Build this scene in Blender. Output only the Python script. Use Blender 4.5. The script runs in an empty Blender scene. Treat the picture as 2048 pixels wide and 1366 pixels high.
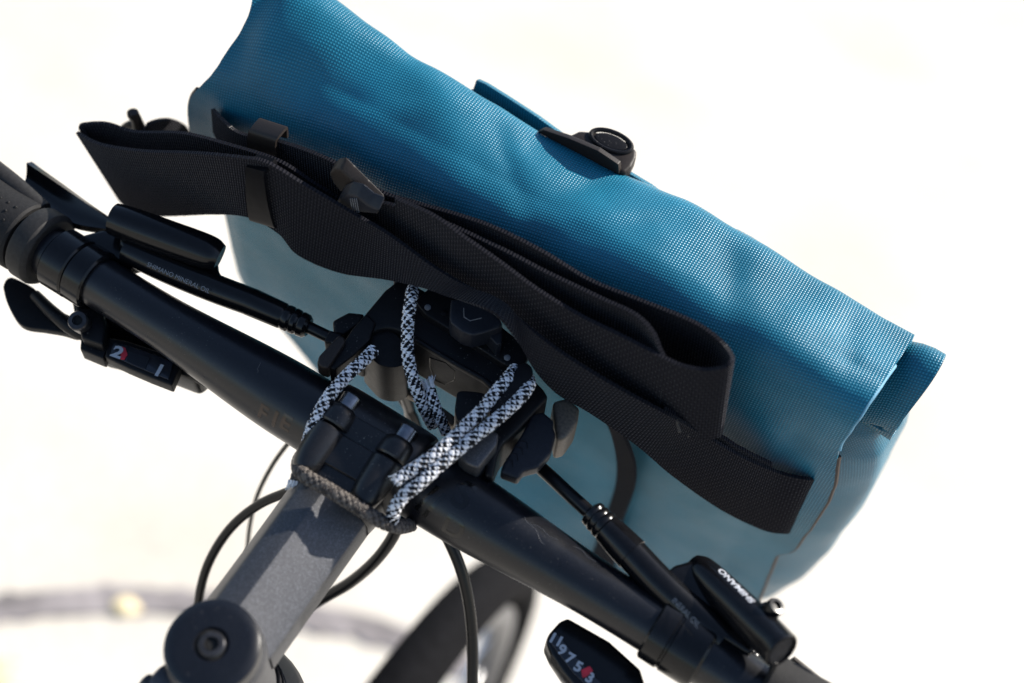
import bpy, bmesh, math, random
import numpy as np
from mathutils import Vector, Matrix
from mathutils.noise import noise as pnoise

random.seed(7)
S = bpy.context.scene
COL = S.collection

# ------------------------------------------------------------------ frames
# Local "cockpit" frame: origin at the handlebar centre, X = rider's right, Y = forward,
# Z = along the steerer tube.  The steerer leans back TILT from the vertical.
TILT = math.radians(20.0)
RT = Matrix.Rotation(TILT, 4, 'X')
GROUND = -1.060
FPX, CX, CY = 2844.0, 1024.0, 683.0            # 50 mm lens on a 36 mm sensor, 2048 px wide


def _camera_frame(vp=(830.0, 2250.0), bar=(735.0, 905.0), slope=.57, dist=.58):
    d = np.array([vp[0] - CX, -(vp[1] - CY), -FPX])
    z = -d / np.linalg.norm(d)
    u = (bar[0] - CX) / FPX
    v = -(bar[1] - CY) / FPX
    b = np.linspace(.2, 1, 8001)
    c = -(z[0] - z[1] * b) / z[2]
    s = -(-b + v * c) / (1 + u * c)
    k = int(np.argmin(abs(s - slope)))
    r = np.array([1, -b[k], c[k]])
    r /= np.linalg.norm(r)
    m = np.array([r, np.cross(z, r), z])
    return m, -m @ (dist * np.array([u, v, -1.0]))


CAM_ROT, CAM_POS = _camera_frame()


def at(px, py, X=None, Y=None, Z=None):
    """cockpit-frame point (metres) seen along a sight line, on a plane given in millimetres"""
    r = CAM_ROT @ np.array([(px - CX) / FPX, -(py - CY) / FPX, -1.0])
    if X is not None:
        t = (X * .001 - CAM_POS[0]) / r[0]
    elif Y is not None:
        t = (Y * .001 - CAM_POS[1]) / r[1]
    else:
        t = (Z * .001 - CAM_POS[2]) / r[2]
    return Vector(CAM_POS + t * r)


def proj(p):
    q = CAM_ROT.T @ (np.asarray(p, float) - CAM_POS)
    return CX - FPX * q[0] / q[2], CY + FPX * q[1] / q[2]


# ------------------------------------------------------------------ camera
cam = bpy.data.cameras.new('Camera')
cam.lens = 50.0
cam.sensor_width = 36.0
cam.clip_start = 0.02
cam.clip_end = 500.0
camo = bpy.data.objects.new('Camera', cam)
COL.objects.link(camo)
m4 = Matrix([list(CAM_ROT[i]) + [float(CAM_POS[i])] for i in range(3)] + [[0, 0, 0, 1]])
camo.matrix_world = RT @ m4
cam.dof.use_dof = True
cam.dof.focus_distance = 0.592
cam.dof.aperture_fstop = 4.0
cam.dof.aperture_blades = 9
S.camera = camo

# ------------------------------------------------------------------ light
SUN_AZ, SUN_EL = 50.0, 37.0          # azimuth from the bike's right (+X) towards forward (+Y)
world = bpy.data.worlds.new('World')
S.world = world
world.use_nodes = True
wn = world.node_tree.nodes
wl = world.node_tree.links
wn.clear()
sky = wn.new('ShaderNodeTexSky')
sky.sky_type = 'NISHITA'
sky.sun_disc = False
sky.sun_elevation = math.radians(SUN_EL)
sky.sun_rotation = math.radians(90.0 - SUN_AZ)
sky.air_density = 1.0
sky.dust_density = 1.0
sky.ozone_density = 1.0
bg = wn.new('ShaderNodeBackground')
bg.inputs['Strength'].default_value = 0.105
wo = wn.new('ShaderNodeOutputWorld')
wl.new(sky.outputs[0], bg.inputs[0])
wl.new(bg.outputs[0], wo.inputs[0])
sun = bpy.data.lights.new('Sun', 'SUN')
sun.energy = 5.0
sun.angle = math.radians(0.53)
sun.color = (1.0, 0.94, 0.85)
suno = bpy.data.objects.new('Sun', sun)
COL.objects.link(suno)
sd = Vector((math.cos(math.radians(SUN_EL)) * math.cos(math.radians(SUN_AZ)),
             math.cos(math.radians(SUN_EL)) * math.sin(math.radians(SUN_AZ)),
             math.sin(math.radians(SUN_EL))))
suno.rotation_euler = sd.to_track_quat('Z', 'Y').to_euler()
suno.location = sd * 5
S.view_settings.view_transform = 'Standard'
S.view_settings.look = 'None'
S.view_settings.gamma = 1.0
S.view_settings.use_curve_mapping = False
S.view_settings.exposure = 1.2
S.render.engine = 'CYCLES'
S.cycles.use_denoising = True
S.cycles.max_bounces = 8
S.cycles.sample_clamp_indirect = 6.0


# ------------------------------------------------------------------ materials
class NT:
    def __init__(self, name):
        self.m = bpy.data.materials.new(name)
        self.m.use_nodes = True
        self.n = self.m.node_tree.nodes
        self.l = self.m.node_tree.links
        self.b = self.n['Principled BSDF']

    def new(self, t, **kw):
        o = self.n.new(t)
        for k, v in kw.items():
            setattr(o, k, v)
        return o

    def put(self, sock, v):
        if hasattr(v, 'is_output'):
            self.l.new(v, sock)
        else:
            sock.default_value = v

    def math(self, op, a, b=0.0, c=0.0):
        o = self.new('ShaderNodeMath', operation=op)
        for s, v in zip(o.inputs, (a, b, c)):
            self.put(s, v)
        return o.outputs[0]

    def noise(self, scale, detail=3.0, vec=None, rough=.5):
        o = self.new('ShaderNodeTexNoise')
        o.inputs['Scale'].default_value = scale
        o.inputs['Detail'].default_value = detail
        o.inputs['Roughness'].default_value = rough
        if vec is None:
            vec = self.new('ShaderNodeTexCoord').outputs['Object']
        self.l.new(vec, o.inputs['Vector'])
        return o.outputs['Fac']

    def ramp(self, fac, stops):
        o = self.new('ShaderNodeValToRGB')
        e = o.color_ramp.elements
        while len(e) < len(stops):
            e.new(.5)
        for k, (p, c) in enumerate(stops):
            e[k].position = p
            e[k].color = tuple(c) + (1,) if len(c) == 3 else c
        self.l.new(fac, o.inputs[0])
        return o.outputs[0]

    def bump(self, h, dist, strength=1.0, prev=None):
        o = self.new('ShaderNodeBump')
        o.inputs['Distance'].default_value = dist
        o.inputs['Strength'].default_value = strength
        self.l.new(h, o.inputs['Height'])
        if prev is not None:
            self.l.new(prev, o.inputs['Normal'])
        return o.outputs[0]

    def set(self, **kw):
        for k, v in kw.items():
            self.put(self.b.inputs[k.replace('_', ' ')], v)
        return self


def simple(name, col, rough, metal=0.0, spec=.5, var=.25, nscale=300, bump=0.0, coat=0.0, ior=1.38, dust=0.0):
    t = NT(name)
    f = t.noise(nscale, 3)
    d = tuple(c * (1 - var) for c in col)
    u = tuple(min(1, c * (1 + var)) for c in col)
    stops = [(.3, d), (.7, u)]
    t.set(Base_Color=t.ramp(f, stops), Metallic=metal)
    if dust:
        g = t.noise(1300, 1)
        big = t.noise(35, 3)
        msk = t.math('MULTIPLY', t.math('GREATER_THAN', g, .735), t.math('GREATER_THAN', big, .5))
        mx = t.new('ShaderNodeMix', data_type='RGBA')
        t.l.new(t.math('MULTIPLY', msk, dust), mx.inputs[0])
        t.l.new(t.b.inputs['Base Color'].links[0].from_socket, mx.inputs[6])
        mx.inputs[7].default_value = (.30, .28, .26, 1)
        t.l.new(mx.outputs[2], t.b.inputs['Base Color'])
    r = t.math('MULTIPLY_ADD', t.noise(nscale * .13, 4), .16, rough - .08)
    t.set(Roughness=r, Specular_IOR_Level=spec, Coat_Weight=coat, IOR=ior)
    if bump:
        t.set(Normal=t.bump(f, bump))
    return t.m


M = {}
M['bar'] = simple('satin_black_paint', (.0035, .0040, .0060), .30, spec=.58, nscale=900, bump=.00002, dust=.14)
M['gloss'] = simple('gloss_black_paint', (.0035, .0035, .0042), .2, spec=.4, nscale=500)
M['plastic'] = simple('moulded_black_plastic', (.0055, .0055, .0065), .42, spec=.22, nscale=1800, bump=.00006, dust=.3)
M['plastic_blue'] = simple('bluish_black_plastic', (.008, .0095, .014), .46, spec=.35, nscale=1800, bump=.00006)
M['plastic_brown'] = simple('brownish_black_plastic', (.014, .0105, .009), .5, spec=.35, nscale=1500, bump=.00005)
M['rubber'] = simple('black_rubber', (.009, .0088, .0092), .72, spec=.3, nscale=900, bump=.00012)
M['rubber_soft'] = simple('grey_black_rubber', (.013, .0125, .0125), .6, spec=.3, nscale=700, bump=.00006)
M['steel'] = simple('bolt_steel', (.15, .155, .17), .24, metal=1.0, nscale=400)
M['dark_steel'] = simple('dark_bolt_steel', (.035, .035, .038), .3, metal=.6, nscale=400)
M['hole'] = simple('dark_recess', (.003, .003, .003), .8)
M['tan_plastic'] = simple('brown_grey_plastic', (.10, .082, .064), .5, nscale=900)
M['hose'] = simple('black_hose', (.004, .004, .0048), .3, spec=.35, nscale=600)
M['thin_cable'] = simple('olive_black_cable', (.012, .014, .010), .35, nscale=600)
M['tyre'] = simple('tyre_rubber', (.005, .005, .0058), .85, spec=.12, ior=1.25, nscale=120, bump=.0008)
M['rim'] = simple('grey_rim_alloy', (.10, .10, .105), .4, metal=.5)
M['spoke'] = simple('spoke_steel', (.55, .55, .56), .3, metal=1.0)
M['print'] = simple('white_print', (.32, .335, .37), .5, var=.15, nscale=2500)
M['print_grey'] = simple('grey_print', (.13, .136, .15), .5, var=.2, nscale=2500)
M['scratch'] = simple('pale_scratch', (.045, .047, .055), .5)
M['keeper'] = simple('matte_black_keeper', (.005, .005, .006), .5, spec=.12, ior=1.25)
M['red'] = simple('red_pointer', (.42, .02, .035), .4)
M['decal'] = simple('gloss_decal', (.0028, .0028, .003), .09, spec=.6)
M['decal_brown_reflect'] = simple('gloss_decal_brown_reflection', (.030, .016, .010), .2, spec=.6)  # brown reflection on the glossy letters, painted into their base colour
M['window'] = simple('indicator_window', (.012, .014, .020), .1, spec=.6)
M['cord_white'] = simple('white_cord_yarn', (.66, .66, .68), .8, spec=.2, var=.18, nscale=2600, bump=.0001)
M['cord_black'] = simple('black_cord_yarn', (.006, .006, .0075), .7, spec=.25, nscale=2600, bump=.0001)
M['cord_brown'] = simple('dark_brown_cord_yarn', (.030, .025, .023), .55, spec=.35, nscale=2600, bump=.0001)
M['cord_grey'] = simple('grey_brown_cord_yarn', (.10, .088, .078), .6, spec=.3, nscale=2600, bump=.0001)
M['edge'] = simple('dark_brown_edge', (.045, .033, .027), .7, nscale=1500, bump=.0001)
M['edge_blue'] = simple('cut_blue_edge', (.10, .25, .36), .7, nscale=1500)
M['leaf'] = simple('dry_leaf', (.52, .44, .27), .8, nscale=60)
M['leaf_tan'] = simple('tan_leaf', (.5, .42, .34), .8, nscale=60)

# stem: dark grey metallic paint with flakes
t = NT('grey_metallic_flake_paint')
vor = t.new('ShaderNodeTexVoronoi')
vor.inputs['Scale'].default_value = 3600
t.l.new(t.new('ShaderNodeTexCoord').outputs['Object'], vor.inputs['Vector'])
sep = t.new('ShaderNodeSeparateColor')
t.l.new(vor.outputs['Color'], sep.inputs[0])
t.set(Base_Color=t.ramp(sep.outputs[0], [(.0, (.047, .048, .052)), (.8, (.058, .059, .065)), (1.0, (.115, .119, .13))]),
      Metallic=.62, Roughness=.46, Specular_IOR_Level=.5)
nm = t.new('ShaderNodeBump')
nm.inputs['Distance'].default_value = .00003
t.l.new(sep.outputs[1], nm.inputs['Height'])
t.set(Normal=nm.outputs[0])
M['stem'] = t.m
M['stem_black'] = simple('satin_black_alloy', (.007, .007, .008), .31, spec=.55, nscale=1200, bump=.00003, dust=.5)


def weave(name, base, pitch, dist, rough, coat=0.0, dark=.72, spec=.5, sheen=0.0, ior=1.45):
    t = NT(name)
    uv = t.new('ShaderNodeUVMap').outputs[0]
    sx = t.new('ShaderNodeSeparateXYZ')
    t.l.new(uv, sx.inputs[0])
    k = 2 * math.pi / pitch
    wob = t.math('MULTIPLY', t.noise(30, 2), 2.2)
    a = t.math('SINE', t.math('MULTIPLY_ADD', sx.outputs[0], k, wob))
    b = t.math('SINE', t.math('ADD', t.math('MULTIPLY_ADD', sx.outputs[1], k, wob), t.math('MULTIPLY', sx.outputs[0], k * .18)))
    a = t.math('MULTIPLY_ADD', a, .5, .5)
    b = t.math('MULTIPLY_ADD', b, .5, .5)
    h2 = t.math('MULTIPLY', a, b)
    f = t.math('MULTIPLY_ADD', t.noise(22, 4), .5, t.math('MULTIPLY', h2, .5))
    lo = tuple(c * dark for c in base)
    hi = tuple(min(1, c * 1.45) for c in base)  # raised yarns painted lighter as if lit, gaps darker, plus random tone
    t.set(Base_Color=t.ramp(f, [(.22, lo), (.78, hi)]), Roughness=rough, Specular_IOR_Level=spec, Coat_Weight=coat)
    t.set(Coat_Roughness=.38, Sheen_Weight=sheen, IOR=ior)
    big = t.bump(t.noise(40, 2), .0006)
    t.set(Normal=t.bump(h2, dist, 1.0, big))
    return t.m


M['bag'] = weave('teal_coated_canvas', (.0100, .118, .188), .00128, .00019, .31, coat=0.0, spec=.5, dark=.6, ior=1.29)
M['bag_in'] = simple('teal_canvas_back', (.01, .06, .10), .6)


def webbing(name, base):
    t = NT(name)
    uv = t.new('ShaderNodeUVMap').outputs[0]
    sx = t.new('ShaderNodeSeparateXYZ')
    t.l.new(uv, sx.inputs[0])
    rib = t.math('SINE', t.math('MULTIPLY', sx.outputs[0], 2 * math.pi / .0014))
    ab = t.math('SINE', t.math('MULTIPLY', sx.outputs[1], 2 * math.pi / .0017))
    sh = t.math('SINE', t.math('MULTIPLY_ADD', sx.outputs[1], math.pi / .0017, t.math('MULTIPLY', sx.outputs[0], 2 * math.pi / .0028)))
    h = t.math('MULTIPLY_ADD', rib, .5, t.math('MULTIPLY', ab, .16))
    h = t.math('MULTIPLY_ADD', sh, .15, h)
    f = t.math('MULTIPLY_ADD', h, .3, .5)
    t.set(Base_Color=t.ramp(f, [(.2, tuple(c * .5 for c in base)), (.8, tuple(c * 1.35 for c in base))]),
          Roughness=.7, Specular_IOR_Level=0.0, IOR=1.2, Sheen_Weight=.10, Sheen_Roughness=.25)
    t.set(Normal=t.bump(h, .00042, 1.0, t.bump(t.noise(1800, 3), .00005)))
    return t.m


M['web'] = webbing('black_nylon_webbing', (.0150, .0148, .0180))

t = NT('pale_paving')
f1 = t.noise(2.2, 4)
f2 = t.noise(70, 5, rough=.7)
mix = t.math('MULTIPLY_ADD', f2, .35, t.math('MULTIPLY', f1, .65))
t.set(Base_Color=t.ramp(mix, [(.32, (.365, .335, .288)), (.5, (.43, .402, .355)), (.68, (.47, .443, .396))]),
      Roughness=.85, Specular_IOR_Level=.3)
t.set(Normal=t.bump(f2, .002))
M['pave'] = t.m
M['ground_strip'] = simple('added_strip_grey', (.17, .155, .155), .85, var=.5, nscale=25, bump=.002)  # shadow-like grey of the added ground strip


# ------------------------------------------------------------------ mesh helpers
BASE = {}


def root(name, base, label, cat, group=None):
    o = bpy.data.objects.new(name, None)
    o.empty_display_size = .03
    COL.objects.link(o)
    o.rotation_euler = (TILT, 0, 0)
    b = Vector(base)
    o.location = RT @ b
    BASE[o.name] = b
    o['label'] = label
    o['category'] = cat
    if group:
        o['group'] = group
    return o


def rootbase(o):
    while o.parent is not None:
        o = o.parent
    return BASE.get(o.name, Vector((0, 0, 0)))


def mk(name, verts, faces, mat, parent=None, smooth=True, uvs=None, label=None, kind=None, mats=None, fmat=None, angle=None):
    off = rootbase(parent) if parent is not None else Vector((0, 0, 0))
    v = np.array([tuple(p) for p in verts], float) - np.array(off)
    me = bpy.data.meshes.new(name)
    me.from_pydata(v.tolist(), [], [list(f) for f in faces])
    for mm in (mats or [mat]):
        me.materials.append(M[mm])
    if fmat is not None:
        me.polygons.foreach_set('material_index', fmat)
    if smooth:
        me.polygons.foreach_set('use_smooth', [True] * len(me.polygons))
    if uvs is not None:
        uvl = me.uv_layers.new(name='UVMap')
        idx = np.zeros(len(me.loops), int)
        me.loops.foreach_get('vertex_index', idx)
        uvl.data.foreach_set('uv', np.array(uvs, float)[idx].ravel())
    me.validate()
    me.update()
    o = bpy.data.objects.new(name, me)
    COL.objects.link(o)
    if parent is not None:
        o.parent = parent
    if label:
        o['label'] = label
    if kind:
        o['kind'] = kind
    if angle is not None and smooth:
        md = o.modifiers.new('split', 'EDGE_SPLIT')
        md.split_angle = math.radians(angle)
    return o


def cr(pts, n, closed=False):
    """Catmull-Rom resample of tuples (any dimension) to n points, even in arc length"""
    P = np.array([tuple(p) for p in pts], float)
    if len(P) == 2:
        tt = np.linspace(0, 1, n)[:, None]
        return P[0] * (1 - tt) + P[1] * tt
    E = np.vstack([2 * P[0] - P[1], P, 2 * P[-1] - P[-2]])
    out = []
    K = 24
    for i in range(1, len(E) - 2):
        p0, p1, p2, p3 = E[i - 1:i + 3]
        for k in range(K):
            s = k / K
            out.append(.5 * ((2 * p1) + (-p0 + p2) * s + (2 * p0 - 5 * p1 + 4 * p2 - p3) * s * s + (-p0 + 3 * p1 - 3 * p2 + p3) * s ** 3))
    out.append(P[-1])
    out = np.array(out)
    seg = np.linalg.norm(np.diff(out[:, :3], axis=0), axis=1)
    d = np.concatenate([[0], np.cumsum(seg)])
    q = np.linspace(0, d[-1], n)
    return np.stack([np.interp(q, d, out[:, k]) for k in range(out.shape[1])], 1)


def frames(P):
    """parallel transport frames along points"""
    T = np.gradient(P, axis=0)
    T /= np.linalg.norm(T, axis=1)[:, None]
    ref = np.array([0, 0, 1.0]) if abs(T[0][2]) < .9 else np.array([0, 1.0, 0])
    N = np.zeros_like(P)
    n = ref - T[0] * ref.dot(T[0])
    n /= np.linalg.norm(n)
    for i in range(len(P)):
        n = n - T[i] * n.dot(T[i])
        n /= np.linalg.norm(n)
        N[i] = n
    return T, N, np.cross(T, N)


def tube(name, pts, rad, mat, parent, n=60, ns=20, cap=True, label=None, smooth_path=True, angle=35):
    """rad: number or list of radii matching pts"""
    if np.isscalar(rad):
        rad = [rad] * len(pts)
    Q = [tuple(p) + (r,) for p, r in zip(pts, rad)]
    if smooth_path:
        R = cr(Q, n)
    else:
        R = np.array(Q, float)
        n = len(Q)
    P, rr = R[:, :3], R[:, 3]
    T, N, B = frames(P)
    a = np.linspace(0, 2 * np.pi, ns, endpoint=False)
    V = (P[:, None] + rr[:, None, None] * (np.cos(a)[None, :, None] * N[:, None] + np.sin(a)[None, :, None] * B[:, None])).reshape(-1, 3)
    F = []
    for i in range(n - 1):
        for j in range(ns):
            k = (j + 1) % ns
            F.append((i * ns + j, i * ns + k, (i + 1) * ns + k, (i + 1) * ns + j))
    if cap:
        F.append(tuple(range(ns))[::-1])
        F.append(tuple((n - 1) * ns + j for j in range(ns)))
    return mk(name, V, F, mat, parent, label=label, angle=angle)


def lathe(name, origin, axis, prof, mat, parent, ns=40, label=None, angle=30):
    """prof: list of (along, radius) in mm"""
    ax = Vector(axis).normalized()
    pts = [Vector(origin) + ax * (a * .001) for a, r in prof]
    ref = Vector((0, 0, 1)) if abs(ax.z) < .9 else Vector((0, 1, 0))
    u = ref.cross(ax).normalized()
    w = ax.cross(u)
    V, F = [], []
    for p, (a, r) in zip(pts, prof):
        for j in range(ns):
            th = 2 * math.pi * j / ns
            V.append(p + (u * math.cos(th) + w * math.sin(th)) * max(r, .01) * .001)
    for i in range(len(prof) - 1):
        for j in range(ns):
            k = (j + 1) % ns
            F.append((i * ns + j, i * ns + k, (i + 1) * ns + k, (i + 1) * ns + j))
    F.append(tuple(range(ns))[::-1])
    F.append(tuple((len(prof) - 1) * ns + j for j in range(ns)))
    return mk(name, V, F, mat, parent, label=label, angle=angle)


def prism(name, outline, down, mat, parent, bevel=.001, seg=3, label=None, taper=1.0, sub=0):
    """outline: list of Vectors (top face), extruded along vector `down`; bevelled"""
    bm = bmesh.new()
    off = rootbase(parent)
    c = sum((Vector(p) for p in outline), Vector()) / len(outline)
    top = [bm.verts.new(Vector(p) - off) for p in outline]
    bot = [bm.verts.new(c + (Vector(p) - c) * taper + Vector(down) - off) for p in outline]
    n = len(outline)
    bm.faces.new(top)
    bm.faces.new(bot[::-1])
    for i in range(n):
        j = (i + 1) % n
        bm.faces.new((top[j], top[i], bot[i], bot[j]))
    bmesh.ops.recalc_face_normals(bm, faces=bm.faces)
    if bevel:
        try:
            bmesh.ops.bevel(bm, geom=list(bm.edges) + list(bm.verts), offset=bevel, offset_type='OFFSET', segments=seg, profile=.6, affect='EDGES', clamp_overlap=True)
        except Exception as ex:
            print('bevel', name, ex)
    bmesh.ops.triangulate(bm, faces=[f for f in bm.faces if len(f.verts) > 4])
    me = bpy.data.meshes.new(name)
    bm.to_mesh(me)
    bm.free()
    me.materials.append(M[mat])
    me.polygons.foreach_set('use_smooth', [True] * len(me.polygons))
    o = bpy.data.objects.new(name, me)
    COL.objects.link(o)
    o.parent = parent
    if label:
        o['label'] = label
    md = o.modifiers.new('split', 'EDGE_SPLIT')
    md.split_angle = math.radians(38)
    return o


def slab(name, px, Z, thick, mat, parent, bevel=.001, smooth=0, **kw):
    """sheet-like block: outline seen from the photo's sight lines on the plane z=Z (mm; may be per point), extruded down"""
    if smooth:
        q = np.array(px + [px[0]], float)
        q3 = np.hstack([q, np.zeros((len(q), 1))])
        q = cr(q3, smooth + 1)[:-1, :2]
        px = [tuple(p) for p in q]
    zs = Z if isinstance(Z, (list, tuple)) else [Z] * len(px)
    return prism(name, [at(x, y, Z=z) for (x, y), z in zip(px, zs)], Vector((0, 0, -thick * .001)), mat, parent, bevel, **kw)


def z2(zs, scale, ox, oy):
    return [(ox + x / scale, oy + y / scale) for x, y in zs]


def text_mesh(body, size, align='CENTER', shear=0.0, bold=0.0):
    cu = bpy.data.curves.new('lettering', 'FONT')
    cu.body = body
    cu.size = size
    cu.align_x = align
    cu.align_y = 'CENTER'
    cu.shear = shear
    cu.offset = bold
    o = bpy.data.objects.new('lettering_tmp', cu)
    COL.objects.link(o)
    dg = bpy.context.evaluated_depsgraph_get()
    me = bpy.data.meshes.new_from_object(o.evaluated_get(dg))
    bpy.data.objects.remove(o)
    V = [v.co.copy() for v in me.vertices]
    F = [tuple(p.vertices) for p in me.polygons]
    bpy.data.meshes.remove(me)
    return V, F


def lettering(name, body, size, pos, xdir, nrm, mat, parent, stretch=1.0, lift=.00015, **kw):
    V, F = text_mesh(body, size, **kw)
    x = Vector(xdir).normalized()
    n = Vector(nrm)
    n = (n - x * n.dot(x)).normalized()
    y = n.cross(x)
    W = [Vector(pos) + n * lift + x * (v.x * stretch) + y * v.y for v in V]
    return mk(name, W, F, mat, parent, smooth=False)


def wrap_lettering(name, body, size, axis_pt, axis, up, radius, along, ang, mat, parent, lift=.00009, stretch=1.0, spin=0.0, **kw):
    """text lying on a cylinder surface: x of the text runs along the axis"""
    V, F = text_mesh(body, size, **kw)
    bm = bmesh.new()
    vs = [bm.verts.new(v) for v in V]
    for f in F:
        try:
            bm.faces.new([vs[i] for i in f])
        except ValueError:
            pass
    for _ in range(3):
        long = [e for e in bm.edges if e.calc_length() > size * .12]
        if long:
            bmesh.ops.subdivide_edges(bm, edges=long, cuts=1)
            bmesh.ops.triangulate(bm, faces=bm.faces)
    bm.verts.index_update()
    ax = Vector(axis).normalized()
    upv = Vector(up)
    upv = (upv - ax * upv.dot(ax)).normalized()
    sd_ = upv.cross(ax)
    W = []
    for v in bm.verts:
        x, y = v.co.x * stretch, v.co.y
        x, y = x * math.cos(spin) - y * math.sin(spin), x * math.sin(spin) + y * math.cos(spin)
        s = along + x
        r = (radius(s) if callable(radius) else radius) + lift
        th = ang + y / r
        W.append(Vector(axis_pt) + ax * s + (upv * math.cos(th) + sd_ * math.sin(th)) * r)
    F2 = [tuple(v.index for v in f.verts) for f in bm.faces]
    bm.free()
    return mk(name, W, F2, mat, parent)


def grid(name, G, mat, parent, thick=0.0, uv=None, label=None, two_sided_offset=1):
    """G: array rows x cols x 3; gives a sheet with real thickness"""
    G = np.array(G, float)
    r, c, _ = G.shape
    du = np.gradient(G, axis=1)
    dv = np.gradient(G, axis=0)
    nn = np.cross(du, dv)
    nn /= np.linalg.norm(nn, axis=2)[:, :, None] + 1e-12
    A = G.reshape(-1, 3)
    if uv is None:
        U = np.concatenate([np.zeros((r, 1)), np.cumsum(np.linalg.norm(np.diff(G, axis=1), axis=2), axis=1)], 1)
        Vv = np.concatenate([np.zeros((1, c)), np.cumsum(np.linalg.norm(np.diff(G, axis=0), axis=2), axis=0)], 0)
        uv = np.stack([U, Vv], 2)
    uvA = uv.reshape(-1, 2)
    F = []
    for i in range(r - 1):
        for j in range(c - 1):
            F.append((i * c + j, i * c + j + 1, (i + 1) * c + j + 1, (i + 1) * c + j))
    verts = A
    uvs = uvA
    if thick:
        Bk = (G - nn * thick * two_sided_offset).reshape(-1, 3)
        verts = np.vstack([A, Bk])
        uvs = np.vstack([uvA, uvA])
        o = r * c
        F += [tuple(o + k for k in f[::-1]) for f in F]
        for i in range(r - 1):
            a, b = i * c, (i + 1) * c
            F.append((a, b, o + b, o + a))
            a, b = i * c + c - 1, (i + 1) * c + c - 1
            F.append((b, a, o + a, o + b))
        for j in range(c - 1):
            F.append((j + 1, j, o + j, o + j + 1))
            a, b = (r - 1) * c + j, (r - 1) * c + j + 1
            F.append((a, b, o + b, o + a))
    return mk(name, verts, F, mat, parent, uvs=uvs, label=label, angle=50)


def ribbon(name, stations, parent, mat='web', n=160, m=9, thick=.0016, curl=.0, label=None):
    """stations: (top px x, top px y, top Y mm, bottom px x, bottom px y, bottom Y mm)"""
    Q = []
    for (a, b, ya, c, d, yb) in stations:
        p = at(a, b, Y=ya)
        q = at(c, d, Y=yb)
        Q.append(tuple(p) + tuple(q))
    R = cr(Q, n)
    rows = []
    for k in range(m):
        s = k / (m - 1)
        row = R[:, :3] * (1 - s) + R[:, 3:] * s
        rows.append(row)
    G = np.array(rows)           # m x n x 3
    # straight webbing: uv from mean length
    mid = R[:, :3] * .5 + R[:, 3:] * .5
    L = np.concatenate([[0], np.cumsum(np.linalg.norm(np.diff(mid, axis=0), axis=1))])
    W = np.linspace(0, .040, m)
    uv = np.stack([np.broadcast_to(L[None], (m, n)), np.broadcast_to(W[:, None], (m, n))], 2)
    if curl:
        du = np.gradient(G, axis=1)
        dv = np.gradient(G, axis=0)
        nn = np.cross(du, dv)
        nn /= np.linalg.norm(nn, axis=2)[:, :, None] + 1e-12
        G = G + nn * (curl * np.sin(np.linspace(0, np.pi, m)))[:, None, None]
    # tiny irregular waviness of the cloth edge
    for k in (0, m - 1):
        for i in range(n):
            G[k, i, 2] += .00022 * pnoise((i * .9, k * 3.1, len(name)))
    return grid(name, G, mat, parent, thick, uv=uv, label=label)


def braid(name, pts, R, parent, n_side=10, pitch=.0150, dark=False, ds=.00030, label=None, tail=0):
    """braided cord: 2*n_side yarns winding both ways, passing over and under each other"""
    P0 = cr([tuple(p) for p in pts], 200)
    L = np.linalg.norm(np.diff(P0, axis=0), axis=1).sum()
    n = max(30, int(L / ds))
    P = cr([tuple(p) for p in pts], n)
    T, N, B = frames(P)
    s = np.linspace(0, L, n)
    V, F, FM = [], [], []
    ns = 5
    off = 0
    for way in (1, -1):
        for k in range(n_side):
            th = way * 2 * np.pi * s / pitch + 2 * np.pi * k / n_side
            ph = n_side * 2 * np.pi * s / pitch + np.pi * k
            r = R * .82 + R * .11 * way * np.sin(ph)
            rad = np.cos(th)[:, None] * N + np.sin(th)[:, None] * B
            tan = -np.sin(th)[:, None] * N + np.cos(th)[:, None] * B
            C = P + rad * r[:, None]
            wv = R * .30
            hv = R * .18
            a = np.linspace(0, 2 * np.pi, ns, endpoint=False)
            ring = C[:, None] + np.cos(a)[None, :, None] * tan[:, None] * wv + np.sin(a)[None, :, None] * rad[:, None] * hv
            V.append(ring.reshape(-1, 3))
            white = (way == 1 and k in (0, 2, 3, 5, 8)) or (way == -1 and k in (1, 2, 4, 6, 7))
            for i in range(n - 1):
                for j in range(ns):
                    q = (j + 1) % ns
                    F.append((off + i * ns + j, off + i * ns + q, off + (i + 1) * ns + q, off + (i + 1) * ns + j))
            FM += [0 if white else 1] * ((n - 1) * ns)
            off += n * ns
    # core
    a = np.linspace(0, 2 * np.pi, 10, endpoint=False)
    core = P[:, None] + R * .62 * (np.cos(a)[None, :, None] * N[:, None] + np.sin(a)[None, :, None] * B[:, None])
    V.append(core.reshape(-1, 3))
    for i in range(n - 1):
        for j in range(10):
            q = (j + 1) % 10
            F.append((off + i * 10 + j, off + i * 10 + q, off + (i + 1) * 10 + q, off + (i + 1) * 10 + j))
    FM += [1] * ((n - 1) * 10)
    mats = ['cord_grey', 'cord_brown'] if dark else ['cord_white', 'cord_black']
    return mk(name, np.vstack(V), F, None, parent, mats=mats, fmat=FM, label=label)


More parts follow.
